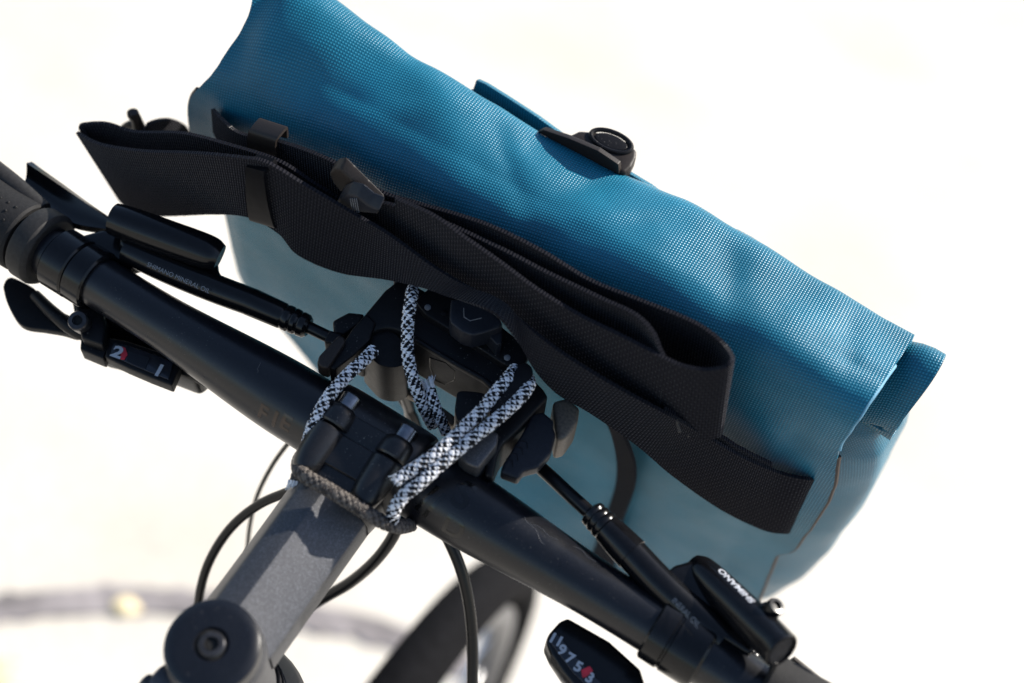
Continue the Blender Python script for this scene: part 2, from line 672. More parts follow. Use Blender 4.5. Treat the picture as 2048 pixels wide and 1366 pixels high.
def fray(name, p, d, parent, n=46, L=.006, R=.0024):
    """loose melted yarn ends at the tip of a cord"""
    d = Vector(d).normalized()
    V, F = [], []
    rnd = random.Random(hash((round(p[0] * 1e4), round(p[1] * 1e4))) & 0xffff)
    for k in range(n):
        a = rnd.uniform(0, 2 * math.pi)
        rr = R * math.sqrt(rnd.random())
        u = d.orthogonal().normalized()
        w = d.cross(u)
        o = Vector(p) + (u * math.cos(a) + w * math.sin(a)) * rr - d * .001
        e = (d + (u * math.cos(a) + w * math.sin(a)) * rnd.uniform(.1, .8) + Vector((rnd.uniform(-.4, .4), rnd.uniform(-.4, .4), rnd.uniform(-.4, .4)))).normalized()
        l = L * rnd.uniform(.4, 1)
        pp = [o, o + d * l * .4, o + d * l * .3 + e * l * .6]
        b = len(V)
        wd = rnd.uniform(.00022, .00045)
        for q, sc in zip(pp, (1, .9, .5)):
            for j in range(4):
                an = j * math.pi / 2
                V.append(q + (u * math.cos(an) + w * math.sin(an)) * wd * sc)
        for i in range(2):
            for j in range(4):
                q = (j + 1) % 4
                F.append((b + i * 4 + j, b + i * 4 + q, b + (i + 1) * 4 + q, b + (i + 1) * 4 + j))
        F.append((b + 8, b + 9, b + 10, b + 11))
    return mk(name, V, F, 'cord_white', parent)


# ================================================================== SETTING
def ground():
    V = [(-30, -30, GROUND), (30, -30, GROUND), (30, 60, GROUND), (-30, 60, GROUND)]
    o = mk('pavement', V, [(0, 1, 2, 3)], 'pave', smooth=False)
    o['kind'] = 'structure'
    o['label'] = 'pale sunlit pavement far below the handlebar'
    # made-up grey strip standing in for a shadow-like band on the pavement
    def gp(px, py):
        r = RT.to_3x3() @ Vector(CAM_ROT @ np.array([(px - CX) / FPX, -(py - CY) / FPX, -1.0]))
        c = RT.to_3x3() @ Vector(CAM_POS)
        return c + r * ((GROUND - c.z) / r.z)
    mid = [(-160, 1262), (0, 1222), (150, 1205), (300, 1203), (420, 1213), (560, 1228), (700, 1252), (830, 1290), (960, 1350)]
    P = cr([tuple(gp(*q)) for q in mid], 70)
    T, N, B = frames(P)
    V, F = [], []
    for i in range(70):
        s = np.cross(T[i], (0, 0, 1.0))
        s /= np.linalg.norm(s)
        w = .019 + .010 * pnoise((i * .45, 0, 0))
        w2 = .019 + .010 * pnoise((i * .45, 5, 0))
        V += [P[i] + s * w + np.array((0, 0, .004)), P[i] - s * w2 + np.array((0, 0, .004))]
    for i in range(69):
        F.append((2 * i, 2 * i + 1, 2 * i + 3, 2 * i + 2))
    g = mk('added_grey_strip', V, F, 'ground_strip', smooth=False)
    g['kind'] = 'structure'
    g['label'] = 'curved grey strip added for a shadow-like band across the pavement'
    return gp


gp = ground()


def leaf(px, py, size, rot, mat, label):
    p = gp(px, py)
    V, F = [], []
    n = 9
    for i in range(n):
        s = i / (n - 1)
        w = math.sin(math.pi * min(1, s * .96 + .02)) ** .8 * .42 * (1 - .25 * s)
        lift = .03 * math.sin(math.pi * s) + .01
        V += [(s - .5, -w, lift + .05 * w), (s - .5, 0, lift), (s - .5, w, lift + .06 * w)]
    for i in range(n - 1):
        for k in (0, 1):
            F.append((i * 3 + k, i * 3 + k + 1, (i + 1) * 3 + k + 1, (i + 1) * 3 + k))
    R = Matrix.Rotation(rot, 3, 'Z')
    W = [R @ (Vector(v) * size) + p + Vector((0, 0, .004)) for v in V]
    o = mk('fallen_leaf', W, F, mat)
    sol = o.modifiers.new('thickness', 'SOLIDIFY')
    sol.thickness = .0006
    o['label'] = label
    o['category'] = 'leaf'
    o['group'] = 'dry leaves on the pavement'


leaf(252, 1218, .036, .4, 'leaf', 'pale yellow dry leaf lying on the added grey strip')
leaf(4, 1352, .055, 1.2, 'leaf', 'golden dry leaf in the bottom left corner of the pavement')

# ================================================================== BICYCLE
BIKE = root('bicycle', (0, -.121, -.713 - .348), 'black bicycle seen from above its handlebar, stem and brake levers', 'bicycle')
DX = Vector((1, -.0376, 0)).normalized()        # handlebar axis


def barpt(x):
    return Vector((x, .0015 - .0376 * x, 0))


def bar_r(x):
    a = abs(x)
    s = min(1, max(0, (a - .034) / .085))
    s = s * s * (3 - 2 * s)
    return .0158 * (1 - s) + .0113 * s


def barx(px, py):
    return at(px, py, Z=0).x


xs = [-.36, -.24, -.17, -.135, -.12, -.105, -.09, -.075, -.06, -.045, -.03, 0, .03, .045, .06, .075, .09, .105, .12, .135, .17, .24, .36]
BAR = tube('handlebar', [barpt(x) for x in xs], [bar_r(x) for x in xs], 'bar', BIKE, n=150, ns=48)

# glossy ghost lettering on the bar
CAMDIR = (Vector(CAM_POS) - Vector((0, 0, 0))).normalized()
for body, x, ang, sz, mat in (('S', .046, -.25, .017, 'decal'), ('D', .049, .62, .013, 'decal'), ('/', .034, .35, .018, 'decal'), ('/', .038, .42, .018, 'decal'),
                              ('F', -.043, .72, .010, 'decal_brown_reflect'), ('I', -.037, .70, .011, 'decal_brown_reflect'), ('E', -.032, .6, .010, 'decal_brown_reflect')):
    wrap_lettering('lettering', body, sz, barpt(0), DX, CAMDIR, lambda s: bar_r(s), x, -ang, mat, BAR, bold=.0003)
# fine scuffs on the paint right of the stem
for k, (x0, a0, x1, a1) in enumerate(((.070, -.75, .083, -.35), (.072, -.68, .086, -.72), (.093, -.98, .103, -.86), (-.055, -.45, -.053, -.15))):
    pts = []
    for q in range(7):
        s = q / 6
        x = x0 + (x1 - x0) * s
        an = a0 + (a1 - a0) * s + .05 * math.sin(s * 9 + k)
        up = (CAMDIR - DX * CAMDIR.dot(DX)).normalized()
        sdv = up.cross(DX)
        pts.append(barpt(0) + DX * x + (up * math.cos(an) - sdv * math.sin(an)) * (bar_r(x) + .00003))
    tube('scratch', pts, .00010, 'scratch', BAR, n=20, ns=5)

# ---- stem -----------------------------------------------------------
STEM = None


def stem():
    global STEM
    # section: (x, z) mm from left bottom over the top to right bottom
    sec = [(-15, -16), (-18.5, -9), (-18.8, -2), (-18, 0), (-12.6, 10.6), (-11.4, 12.0), (-9.6, 12.8), (-3.4, 15.0), (-1.4, 15.2), (.6, 14.4), (15.6, 5.2), (17.0, 3.8), (17.6, 2), (17.6, -9), (14, -16)]
    st = [(-20, 1.0, 0), (-26, 1.0, .2), (-40, .99, .6), (-60, .98, 1.4), (-78, .98, 2.2), (-92, .98, 3.2)]
    V, F = [], []
    n = len(sec)
    Q = cr([(y, s, dz) for y, s, dz in st], 24)
    for y, s, dz in Q:
        for x, z in sec:
            V.append((x * s * .001, y * .001, (z + dz) * .001))
    for i in range(len(Q) - 1):
        for j in range(n):
            k = (j + 1) % n
            F.append((i * n + j, (i + 1) * n + j, (i + 1) * n + k, i * n + k))
    F.append(tuple(range(n)))
    F.append(tuple((len(Q) - 1) * n + j for j in range(n))[::-1])
    STEM = mk('stem', V, F, 'stem', BIKE, angle=26)
    cap = at(424, 1290, Z=26)
    # steerer clamp barrel and top cap, seen almost end on
    lathe('steerer_clamp', (cap.x, cap.y, 0), (0, 0, 1), [(-30, 17), (-29, 18.5), (12, 18.6), (15, 18.2), (17, 17)], 'stem', STEM)
    tc = lathe('top_cap', (cap.x, cap.y, 0), (0, 0, 1), [(14, 15), (17, 17.2), (24.0, 17.6), (25.6, 17.2), (26.6, 15.6), (27.0, 13), (27.2, 6.4), (26.4, 5.9)], 'bar', STEM)
    lathe('cap_recess', (cap.x, cap.y, .0264), (0, 0, 1), [(0, 5.9), (.15, 5.8)], 'hole', tc)
    b = lathe('bolt_head', (cap.x, cap.y, .0262), (0, 0, 1), [(0, 4.9), (1.0, 4.9), (1.5, 4.4), (1.6, 2.7), (.3, 2.5)], 'dark_steel', tc)
    lathe('hex_socket', (cap.x, cap.y, .0262), (0, 0, 1), [(.55, 2.6), (.6, 2.5)], 'hole', tc, ns=6)
    # rear clamp screws below the cap
    for dx in (-13,):
        lathe('clamp_bolt', (cap.x + dx * .001, cap.y - .021, .006), (1, -.2, .1), [(-6, 3), (-5, 3.4), (4, 3.4), (5, 2.8)], 'dark_steel', STEM)
    lathe('clamp_lug', (cap.x - .002, cap.y - .0175, .002), (1, 0, 0), [(-15, 6), (-14, 7.6), (13, 7.6), (14, 6)], 'stem', STEM)
    # headset spacers and head tube
    lathe('spacer', (cap.x, cap.y, -.030), (0, 0, 1), [(-7, 19.5), (-6.6, 20), (-.6, 20), (-.2, 19.4)], 'bar', STEM)
    lathe('spacer', (cap.x, cap.y, -.0375), (0, 0, 1), [(-7, 20.5), (-6.6, 21), (-.6, 21), (-.2, 20.4)], 'bar', STEM)
    lathe('headset_cover', (cap.x, cap.y, -.045), (0, 0, 1), [(-16, 27.8), (-14, 28), (-10, 26.5), (-2, 22.5), (0, 21.5)], 'stem', STEM)
    lathe('head_tube', (cap.x, cap.y, -.061), (0, 0, 1), [(-150, 30), (-40, 28), (-2, 28.4), (0, 28)], 'stem', BIKE)
    # bar clamp
    body = []
    nseg = 40
    V, F = [], []
    prof = [(-23, 16), (-22.6, 17.6), (-21, 18.6), (-16, 18.9), (16, 18.9), (21, 18.6), (22.6, 17.6), (23, 16)]
    lathe('clamp_body', (0, .0015, 0), (1, -.0376, 0), prof, 'stem_black', STEM, ns=56)
    # four-bolt face plate ears on top: two short cylinders lying fore and aft, cut by the split line
    SP = at(715, 880, Z=20).y * 1000          # split line between clamp and face plate
    tl = Vector((0, 1, .06)).normalized()
    for x in (-13.5, 13.5):
        for (y0, y1, nm) in ((SP - 21, SP - .6, 'clamp_boss'), (SP + .6, SP + 10, 'faceplate_boss')):
            prof = [(y0, 3.6), (y0 + .7, 4.8), (y0 + 2.5, 5.7), (y0 + 7, 6.6), (y1 - 5, 7.2), (y1 - .7, 7.3), (y1, 6.8)]
            if nm == 'faceplate_boss':
                prof = [(y0, 6.8), (y0 + .7, 7.3), (y1 - 4, 7.2), (y1 - 1.8, 6.7), (y1 - .6, 5.9), (y1, 5.0)]
            lathe(nm, (x * .001, 0, .0165), tl, prof, 'stem_black', STEM)
        bo = Vector((x * .001, 0, .0170)) + tl * (SP + 10) * .001
        lathe('clamp_bolt', bo, tl, [(-4, 4.2), (5.4, 4.2), (6.0, 3.8), (6.1, 2.3), (4.2, 2.1)], 'steel', STEM)
        lathe('thread_hole', Vector((x * .001, 0, .0165)) + tl * (SP - 21) * .001, -tl, [(-.4, 2.3), (.2, 2.2)], 'hole', STEM)
    for (y0, y1, nm) in ((SP - 14, SP - .6, 'clamp_bridge'), (SP + .6, SP + 9, 'faceplate_bridge')):
        q = [Vector((-.0135, y0 * .001, .0178)), Vector((.0135, y0 * .001, .0178)), Vector((.0135, y1 * .001, .0192)), Vector((-.0135, y1 * .001, .0192))]
        prism(nm, q, (0, 0, -.008), 'stem_black', STEM, .0012)
    # collar where the clamp runs into the stem body
    sec2 = [(-18, -14), (-20, -4), (-19.4, 3), (-13.5, 14.6), (-9, 16.6), (9, 16.6), (15.5, 12), (19.5, 3), (20, -4), (17, -14)]
    V, F = [], []
    for y, s, dz in ((-8, 1.02, 0), (-16, 1.0, 0), (-24, .97, -.2), (-28, .93, -.6)):
        for x, z in sec2:
            V.append((x * s * .001, y * .001, (z * (s if z > 0 else 1) + dz) * .001))
    n = len(sec2)
    for i in range(3):
        for j in range(n):
            k = (j + 1) % n
            F.append((i * n + j, (i + 1) * n + j, (i + 1) * n + k, i * n + k))
    F.append(tuple(range(n)))
    F.append(tuple(3 * n + j for j in range(n))[::-1])
    o = mk('clamp_neck', V, F, 'stem_black', STEM, angle=50)
    o.modifiers.new('bev', 'BEVEL').width = .0015


stem()

# ---- grip and clamp bands (left) ----------------------------------------
xg = barx(73, 502)
GR = lathe('grip', barpt(xg - .001), -DX, [(5.5, 12), (5.8, 15.4), (7, 16.2), (18, 16.4), (30, 17.2), (45, 17.6), (70, 16.6), (110, 16)], 'rubber', BIKE, ns=64)
lathe('grip_collar', barpt(xg), -DX, [(-5.2, 11.8), (-5.4, 14.8), (-4.6, 16.2), (-3.4, 16.9), (3.4, 16.9), (4.6, 16.3), (4.8, 14)], 'rubber_soft', GR, ns=56)
up = (CAMDIR - DX * CAMDIR.dot(DX)).normalized()
sdv = up.cross(DX)
for i in range(5):
    for j in range(6):
        x = .012 + i * .0042 + (j % 2) * .0021
        an = -.9 + j * .24 + .35
        r = .0164
        p = barpt(xg - x) + (up * math.cos(an) - sdv * math.sin(an)) * r
        nrm = (up * math.cos(an) - sdv * math.sin(an))
        lathe('grip_dot', p, nrm, [(-.4, .7), (.2, .65), (.42, .4), (.5, .1)], 'rubber', GR, ns=8)
# raised ergonomic wing of the grip, top left
tube('grip_wing', [barpt(xg - .007) + Vector((0, .0125, .006)), barpt(xg - .03) + Vector((0, .0145, .008)), barpt(xg - .07) + Vector((0, .017, .009))], [.004, .0052, .006], 'rubber_soft', GR, n=30, ns=16)

xr_ = -xg + .006
lathe('grip', barpt(xr_), DX, [(0, 12), (.3, 15.4), (1.5, 16.2), (12, 16.4), (30, 17.2), (60, 17), (120, 16.4), (132, 16), (133, 12)], 'rubber', BIKE, ns=48)
for nm, (px, py), w, r in (('brake_clamp', (134, 533), 6.2, 13.7), ('shifter_clamp', (182, 552), 5.2, 13.6)):
    x = barx(px, py)
    lathe(nm, barpt(x), DX, [(-w, 11.2), (-w, r - .8), (-w + .8, r), (w - .8, r), (w, r - .8), (w, 11.2)], 'gloss', BIKE, ns=56)

# ---- left shifter ---------------------------------------------------------
SHL = slab('left_shifter', [(140, 585), (215, 610), (330, 660), (400, 712), (412, 745), (392, 760), (340, 740), (210, 705), (165, 690), (150, 640)], -20, 16, 'gloss', BIKE, .003, label='left gear shifter with a two-speed indicator')
slab('clamp_lug', [(150, 585), (200, 600), (212, 650), (205, 690), (163, 676), (152, 625)], -9, 14, 'plastic', SHL, .0012)
slab('mounting_foot', [(163, 664), (222, 680), (206, 717), (160, 698)], -15, 9, 'plastic', SHL, .0008)
bp = at(157, 636, Z=-3)
lathe('clamp_bolt', bp - Vector((0, 0, .004)), (.05, -.28, 1), [(-4, 4.2), (3.2, 4.4), (4.0, 3.9), (4.1, 2.3), (2.6, 2.2)], 'dark_steel', SHL)
lathe('hex_socket', bp - Vector((0, 0, .004)), (.05, -.28, 1), [(2.7, 2.1), (2.75, 2.0)], 'hole', SHL, ns=6)
IW = slab('indicator', z2([(478, 1090), (560, 1105), (680, 1145), (795, 1195), (790, 1225), (757, 1302), (660, 1265), (560, 1222), (462, 1175)], 2.203, 0, 180), -14, 7, 'plastic', SHL, .0009)
slab('indicator_window', z2([(500, 1112), (580, 1130), (680, 1165), (765, 1200), (742, 1275), (660, 1243), (570, 1205), (485, 1165)], 2.203, 0, 180), -13.2, .8, 'window', IW, .0002)
slab('indicator_insert', z2([(565, 1150), (660, 1180), (640, 1228), (560, 1195)], 2.203, 0, 180), -12.9, .3, 'plastic_blue', IW, 0)
slab('pointer', z2([(536, 1130), (552, 1136), (562, 1165), (548, 1187), (530, 1185)], 2.203, 0, 180), -12.7, .3, 'red', IW, 0)
lettering('lettering', '2', .0074, at(235, 705.5, Z=-12.6), at(345, 745, Z=-12.6) - at(235, 705, Z=-12.6), (0, 0, 1), 'print', IW, bold=.0003, stretch=1.25)
lettering('lettering', '1', .0078, at(318, 742, Z=-12.6), at(345, 745, Z=-12.6) - at(235, 705, Z=-12.6), (0, 0, 1), 'print', IW, bold=.0003, stretch=1.15)
slab('thumb_paddle', z2([(20, 935), (35, 890), (75, 866), (150, 895), (230, 940), (300, 1010), (380, 1080), (480, 1130), (560, 1170), (540, 1270), (420, 1245), (300, 1225), (190, 1210), (130, 1180), (80, 1110), (40, 1020)], 3.413, 0, 300), -24, 4, 'plastic', SHL, .0016, smooth=60)
tube('paddle_arm', [at(70, 590, Z=-20), at(105, 625, Z=-19), at(150, 660, Z=-20), at(190, 675, Z=-22)], [.0025, .003, .0032, .003], 'plastic', SHL, n=30, ns=14)
lathe('cable_exit', at(388, 742, Z=-22), DX, [(-4, 4), (8, 3.6), (9, 3)], 'plastic', SHL, ns=20)

# ---- left brake lever -------------------------------------------------------
BLL = tube('left_brake', [at(228, 438, Z=14), at(260, 449, Z=14), at(340, 478, Z=14), at(415, 505, Z=13), at(440, 516, Z=12)], [.0070, .0076, .0078, .0076, .0058], 'gloss', BIKE, n=60, ns=32, label='left hydraulic brake lever with its master cylinder')
tube('hose_barrel', [at(255, 500, Z=6), at(330, 535, Z=6), at(420, 573, Z=6), at(505, 605, Z=6)], [.0060, .0063, .0062, .0060], 'gloss', BLL, n=50, ns=28)
slab('neck', z2([(540, 600), (660, 640), (900, 690), (950, 690), (960, 790), (1000, 840), (1060, 880), (1000, 905), (880, 850), (700, 790), (600, 735), (520, 680)], 2.203, 0, 180), 10, 9, 'gloss', BLL, .0025)
slab('clamp_bridge', z2([(350, 640), (460, 610), (560, 640), (660, 740), (560, 770), (470, 720), (400, 690)], 2.203, 0, 180), 6, 10, 'gloss', BLL, .002)
a0, a1 = at(500, 603, Z=6), at(618, 655, Z=5)
ax = (a1 - a0)
Lm = ax.length * 1000
lathe('hose_cover', a0, ax, [(0, 5.6), (.3, 6.1), (Lm * .55, 5.7), (Lm * .58, 5.2), (Lm * .62, 5.7), (Lm * .68, 5.7), (Lm * .71, 5.1), (Lm * .74, 5.6), (Lm * .80, 5.5), (Lm * .83, 4.9), (Lm * .86, 5.4), (Lm * .95, 5.2), (Lm, 4.0)], 'gloss', BLL, ns=32)
lettering('lettering', 'SHIMANO MINERAL OIL', .0028, at(357, 556, Z=12.4), ax, CAMDIR, 'print_grey', BLL)


def lever_blade(name, st, parent, mat='gloss'):
    """st: rows (px,py,Z) for the two long edges; the blade is dished between them"""
    top = cr([tuple(at(x, y, Z=z)) for x, y, z, *_ in st[0]], 40)
    bot = cr([tuple(at(x, y, Z=z)) for x, y, z, *_ in st[1]], 40)
    rows = []
    for k in range(9):
        s = k / 8
        d = math.sin(math.pi * s)
        rows.append(top * (1 - s) + bot * s - np.array([0, 0, .0032])[None] * d * np.linspace(1, .15, 40)[:, None])
    return grid(name, np.array(rows), mat, parent, .0035, two_sided_offset=-1)


lever_blade('lever_blade', ([(53, 326, 2), (100, 357, 2), (160, 398, 4), (218, 438, 6)], [(44, 369, 0), (88, 409, 0), (145, 445, 2), (212, 458, 5)]), BLL)

# ---- right brake lever ------------------------------------------------------
Z7 = lambda q: z2(q, 3.2, 1000, 960)
BLR = tube('right_brake', [at(*Z7([(1235, 545)])[0], Z=5), at(*Z7([(1300, 600)])[0], Z=7), at(*Z7([(1500, 790)])[0], Z=14), at(*Z7([(1700, 985)])[0], Z=21), at(*Z7([(1795, 1085)])[0], Z=25)],
           [.0048, .0066, .0072, .0074, .0074], 'gloss', BIKE, n=60, ns=36, label='right hydraulic brake lever with its master cylinder')
e0 = at(*Z7([(1795, 1085)])[0], Z=25)
axr = (at(*Z7([(1795, 1085)])[0], Z=25) - at(*Z7([(1500, 790)])[0], Z=14)).normalized()
lathe('end_rim', e0, axr, [(-1, 7.3), (.6, 7.3), (1.0, 6.9), (1.0, 5.9), (-2.5, 5.6)], 'gloss', BLR, ns=40)
lathe('piston_recess', e0, axr, [(.1, 5.9), (.3, 5.7)], 'dark_steel', BLR, ns=30)
bs = at(*Z7([(1742, 850)])[0], Z=26)
lathe('bleed_screw', bs - CAMDIR * .004, Vector((.25, .35, .9)), [(-5, 4.6), (0, 4.2), (.2, 3.6), (4.5, 3.5), (5.2, 3.1), (5.3, 1.8), (4.2, 1.6)], 'gloss', BLR, ns=28)
tube('hose_barrel', [at(*Z7([(840, 470)])[0], Z=8), at(*Z7([(1000, 640)])[0], Z=8), at(*Z7([(1150, 780)])[0], Z=8), at(*Z7([(1330, 930)])[0], Z=7), at(*Z7([(1420, 1010)])[0], Z=6)], [.0066, .0066, .0064, .0064, .0070], 'gloss', BLR, n=50, ns=32)
slab('neck', Z7([(1060, 590), (1120, 540), (1200, 520), (1260, 500), (1420, 600), (1600, 900), (1660, 1050), (1600, 1120), (1350, 960), (1290, 900), (1180, 780), (1080, 660)]), 11, 10, 'gloss', BLR, .003)
slab('clamp_bridge', Z7([(1290, 900), (1600, 1040), (1680, 1120), (1640, 1180), (1480, 1299), (1300, 1180), (1230, 1050)]), 7, 14, 'gloss', BLR, .0022)
b0, b1 = at(*Z7([(850, 480)])[0], Z=8), at(*Z7([(578, 200)])[0], Z=7)
bx_ = b1 - b0
Lm = bx_.length * 1000
lathe('hose_cover', b0, bx_, [(0, 6.3), (.3, 7.0), (Lm * .25, 6.8), (Lm * .6, 6.2), (Lm * .63, 5.7), (Lm * .67, 6.1), (Lm * .72, 6.0), (Lm * .75, 5.5), (Lm * .79, 5.9), (Lm * .84, 5.8), (Lm * .87, 5.3), (Lm * .91, 5.7), (Lm * .97, 5.4), (Lm, 4.2)], 'gloss', BLR, ns=36)
tdir = at(*Z7([(1605, 770)])[0], Z=20) - at(*Z7([(1415, 600)])[0], Z=20)
wrap_lettering('lettering', 'SHIMANO', .0038, at(*Z7([(1500, 790)])[0], Z=14), -axr, CAMDIR, .0072, .0020, -.70, 'print', BLR, bold=.00012, stretch=1.2)
wrap_lettering('lettering', 'SHIMANO MINERAL OIL', .0032, at(*Z7([(1150, 780)])[0], Z=8), axr, CAMDIR, .0065, .0005, -.30, 'print_grey', BLR, stretch=1.0)
x = barx(1347, 1277)
CR_ = lathe('brake_clamp', barpt(x), DX, [(-9, 11.2), (-9, 12.8), (-8.2, 13.6), (-1, 13.8), (-.6, 13.2), (.2, 13.2), (.6, 13.8), (13, 13.8), (14, 13), (14, 11.2)], 'gloss', BIKE, ns=56)
lathe('clamp_bolt', at(1420, 1272, Z=9), (.1, .2, 1), [(-6, 3), (0, 3), (1, 2.6), (1.1, 1.4)], 'dark_steel', BLR, ns=18)
lever_blade('lever_blade', ([(1588, 1318, 4), (1680, 1385, 2), (1800, 1470, 0)], [(1520, 1350, 4), (1600, 1430, 2), (1700, 1520, 0)]), BLR, 'plastic_brown')
slab('reach_adjuster', [(1540, 1330), (1575, 1322), (1615, 1335), (1640, 1366), (1600, 1390), (1545, 1366)], 10, 8, 'gloss', BLR, .002, smooth=24)

# ---- right shifter ------------------------------------------------------------
SHR = slab('right_shifter', Z7([(435, 880), (380, 905), (310, 985), (292, 1035), (330, 1120), (400, 1225), (470, 1310), (560, 1410), (700, 1540), (900, 1560), (960, 1400), (900, 1210), (700, 1030)]), -12, 14, 'gloss', BIKE, .0025, label='right gear shifter with a numbered indicator')
slab('indicator_window', Z7([(340, 975), (385, 1000), (450, 1085), (530, 1180), (620, 1270), (700, 1340), (660, 1400), (560, 1320), (470, 1235), (390, 1130), (318, 1030)]), -11.2, .9, 'window', SHR, .0003)
for body, (zx, zy) in (('11', (358, 1024)), ('9', (396, 1090)), ('7', (447, 1143)), ('5', (500, 1197)), ('3', (574, 1268))):
    lettering('lettering', body, .0057, at(*Z7([(zx, zy)])[0], Z=-10.9), Vector((1, .02, 0)), (0, 0, 1), 'print', SHR, bold=.00022, stretch=1.05)
slab('pointer', Z7([(520, 1215), (575, 1190), (595, 1220), (550, 1262), (528, 1262)]), -10.7, .3, 'red', SHR, 0)

# ---- hoses and cables --------------------------------------------------------
tube('brake_hose', [at(612, 652, Z=5), at(660, 675, Z=5), at(720, 700, Z=0), at(790, 760, Z=-20), at(820, 830, Z=-60), at(800, 900, Z=-110)], .0027, 'hose', BIKE, n=60, ns=14)
tube('brake_hose', [at(1190, 1035, Z=7), at(1140, 990, Z=5), at(1080, 935, Z=-2), at(1010, 880, Z=-20), at(930, 860, Z=-60), at(890, 960, Z=-110)], .0029, 'hose', BIKE, n=60, ns=14)
tube('gear_cable', [at(625, 960, Z=-30), at(585, 980, Z=-45), at(520, 1008, Z=-60), at(465, 1052, Z=-75), at(425, 1110, Z=-90), at(403, 1170, Z=-105), at(395, 1240, Z=-125), at(400, 1330, Z=-150)], .0022, 'hose', BIKE, n=80, ns=14)
tube('thin_cable', [at(600, 860, Z=-60), at(580, 882, Z=-70), at(545, 930, Z=-90), at(515, 990, Z=-110), at(500, 1050, Z=-130), at(493, 1120, Z=-150), at(488, 1180, Z=-170)], .0011, 'thin_cable', BIKE, n=60, ns=10)
tube('brake_hose', [at(800, 1035, Z=-45), at(785, 1075, Z=-55), at(750, 1122, Z=-70), at(700, 1165, Z=-88), at(640, 1200, Z=-105), at(560, 1250, Z=-130)], .0027, 'hose', BIKE, n=60, ns=14)
tube('brake_hose', [at(870, 1030, Z=-45), at(897, 1080, Z=-52), at(922, 1140, Z=-62), at(938, 1210, Z=-75), at(945, 1290, Z=-90), at(944, 1400, Z=-110)], .0026, 'hose', BIKE, n=60, ns=14)
tube('gear_cable', [at(775, 735, Z=-40), at(800, 790, Z=-45), at(825, 830, Z=-55), at(840, 870, Z=-70)], .0022, 'hose', BIKE, n=30, ns=12)


# ---- front wheel and fork ------------------------------------------------------
def wheel():
    hub = Vector((0, -.121, -.713))
    W = bpy.data.objects.new('front_wheel', None)
    R0, r0 = .327, .0205
    ns, nt = 120, 20
    V, F = [], []
    for i in range(ns):
        a = 2 * math.pi * i / ns
        for j in range(nt):
            b = 2 * math.pi * j / nt
            rr = R0 + r0 * math.cos(b)
            V.append(hub + Vector((r0 * math.sin(b), rr * math.cos(a), rr * math.sin(a))))
    for i in range(ns):
        for j in range(nt):
            k, l = (i + 1) % ns, (j + 1) % nt
            F.append((i * nt + j, i * nt + l, k * nt + l, k * nt + j))
    WH = mk('front_wheel', V, F, 'tyre', BIKE, label='front wheel below the handlebar')
    V, F = [], []
    sec = [(-.0125, .306), (.0125, .306), (.0125, .292), (.006, .284), (-.006, .284), (-.0125, .292)]
    n = len(sec)
    for i in range(ns):
        a = 2 * math.pi * i / ns
        for x, r in sec:
            V.append(hub + Vector((x, r * math.cos(a), r * math.sin(a))))
    for i in range(ns):
        k = (i + 1) % ns
        for j in range(n):
            l = (j + 1) % n
            F.append((i * n + j, k * n + j, k * n + l, i * n + l))
    mk('rim', V, F, 'rim', WH, angle=30)
    lathe('hub', hub, (1, 0, 0), [(-50, 8), (-34, 9), (-33, 22), (-30, 22), (-28, 13), (28, 13), (30, 22), (33, 22), (34, 9), (50, 8)], 'rim', WH)
    for i in range(28):
        a = 2 * math.pi * i / 28
        sd_ = 1 if i % 2 else -1
        b = a + (.35 if (i // 2) % 2 else -.35)
        p = hub + Vector((sd_ * .031, .020 * math.cos(b), .020 * math.sin(b)))
        q = hub + Vector((0, .286 * math.cos(a), .286 * math.sin(a)))
        tube('spoke', [p, q], .001, 'spoke', WH, n=2, ns=6, smooth_path=False)
    # fork: crown and two legs down to the hub
    FK = lathe('fork', Vector((0, -.103, -.33)), (1, 0, 0), [(-62, 10), (-58, 17), (-30, 19), (30, 19), (58, 17), (62, 10)], 'stem_black', BIKE)
    for s in (-1, 1):
        tube('fork_leg', [Vector((s * .058, -.103, -.33)), Vector((s * .060, -.108, -.5)), hub + Vector((s * .056, 0, 0))], [.017, .016, .012], 'stem_black', FK, n=20, ns=18)
    tube('steerer', [Vector((0, -.103, -.20)), Vector((0, -.103, -.33))], .024, 'stem', FK, n=4, ns=24)


wheel()

# ================================================================== MOUNT
MT = root('handlebar_mount', at(900, 800, Z=-5), 'black plastic bag mount clamped between handlebar and blue bag', 'mount')
Z6 = lambda q: z2(q, 4.018, 640, 540)
Z3 = lambda q: z2(q, 2.44, 560, 540)
slab('housing', Z6([(650, 60), (520, 160), (370, 340), (225, 540), (330, 610), (400, 512), (470, 474), (540, 462), (620, 478), (690, 520), (780, 575), (900, 650), (1100, 770), (1300, 880), (1385, 955), (1570, 820), (1650, 700), (1500, 560), (1100, 300)]), 16, 30, 'plastic', MT, .0022)
slab('left_arm', Z6([(372, 345), (260, 470), (78, 750), (72, 785), (120, 800), (270, 685), (400, 560), (450, 420)]), 17.5, 16, 'plastic', MT, .0018)
slab('front_lip', Z6([(690, 515), (780, 575), (900, 650), (1100, 770), (1300, 880), (1385, 955), (1420, 930), (1320, 850), (1110, 735), (910, 615), (790, 540), (710, 490)]), 17.2, 3, 'plastic', MT, .0008)
slab('rear_step', Z6([(760, 250), (850, 360), (1150, 545), (1480, 760), (1620, 800), (1700, 640), (1300, 330), (900, 120)]), 20, 6, 'plastic', MT, .001)
slab('rounded_boss', Z6([(335, 612), (400, 530), (470, 495), (540, 490), (610, 515), (660, 575), (695, 660), (700, 740), (600, 780), (480, 760), (400, 690)]), [13] * 70, 32, 'plastic', MT, .006, smooth=70, seg=5)
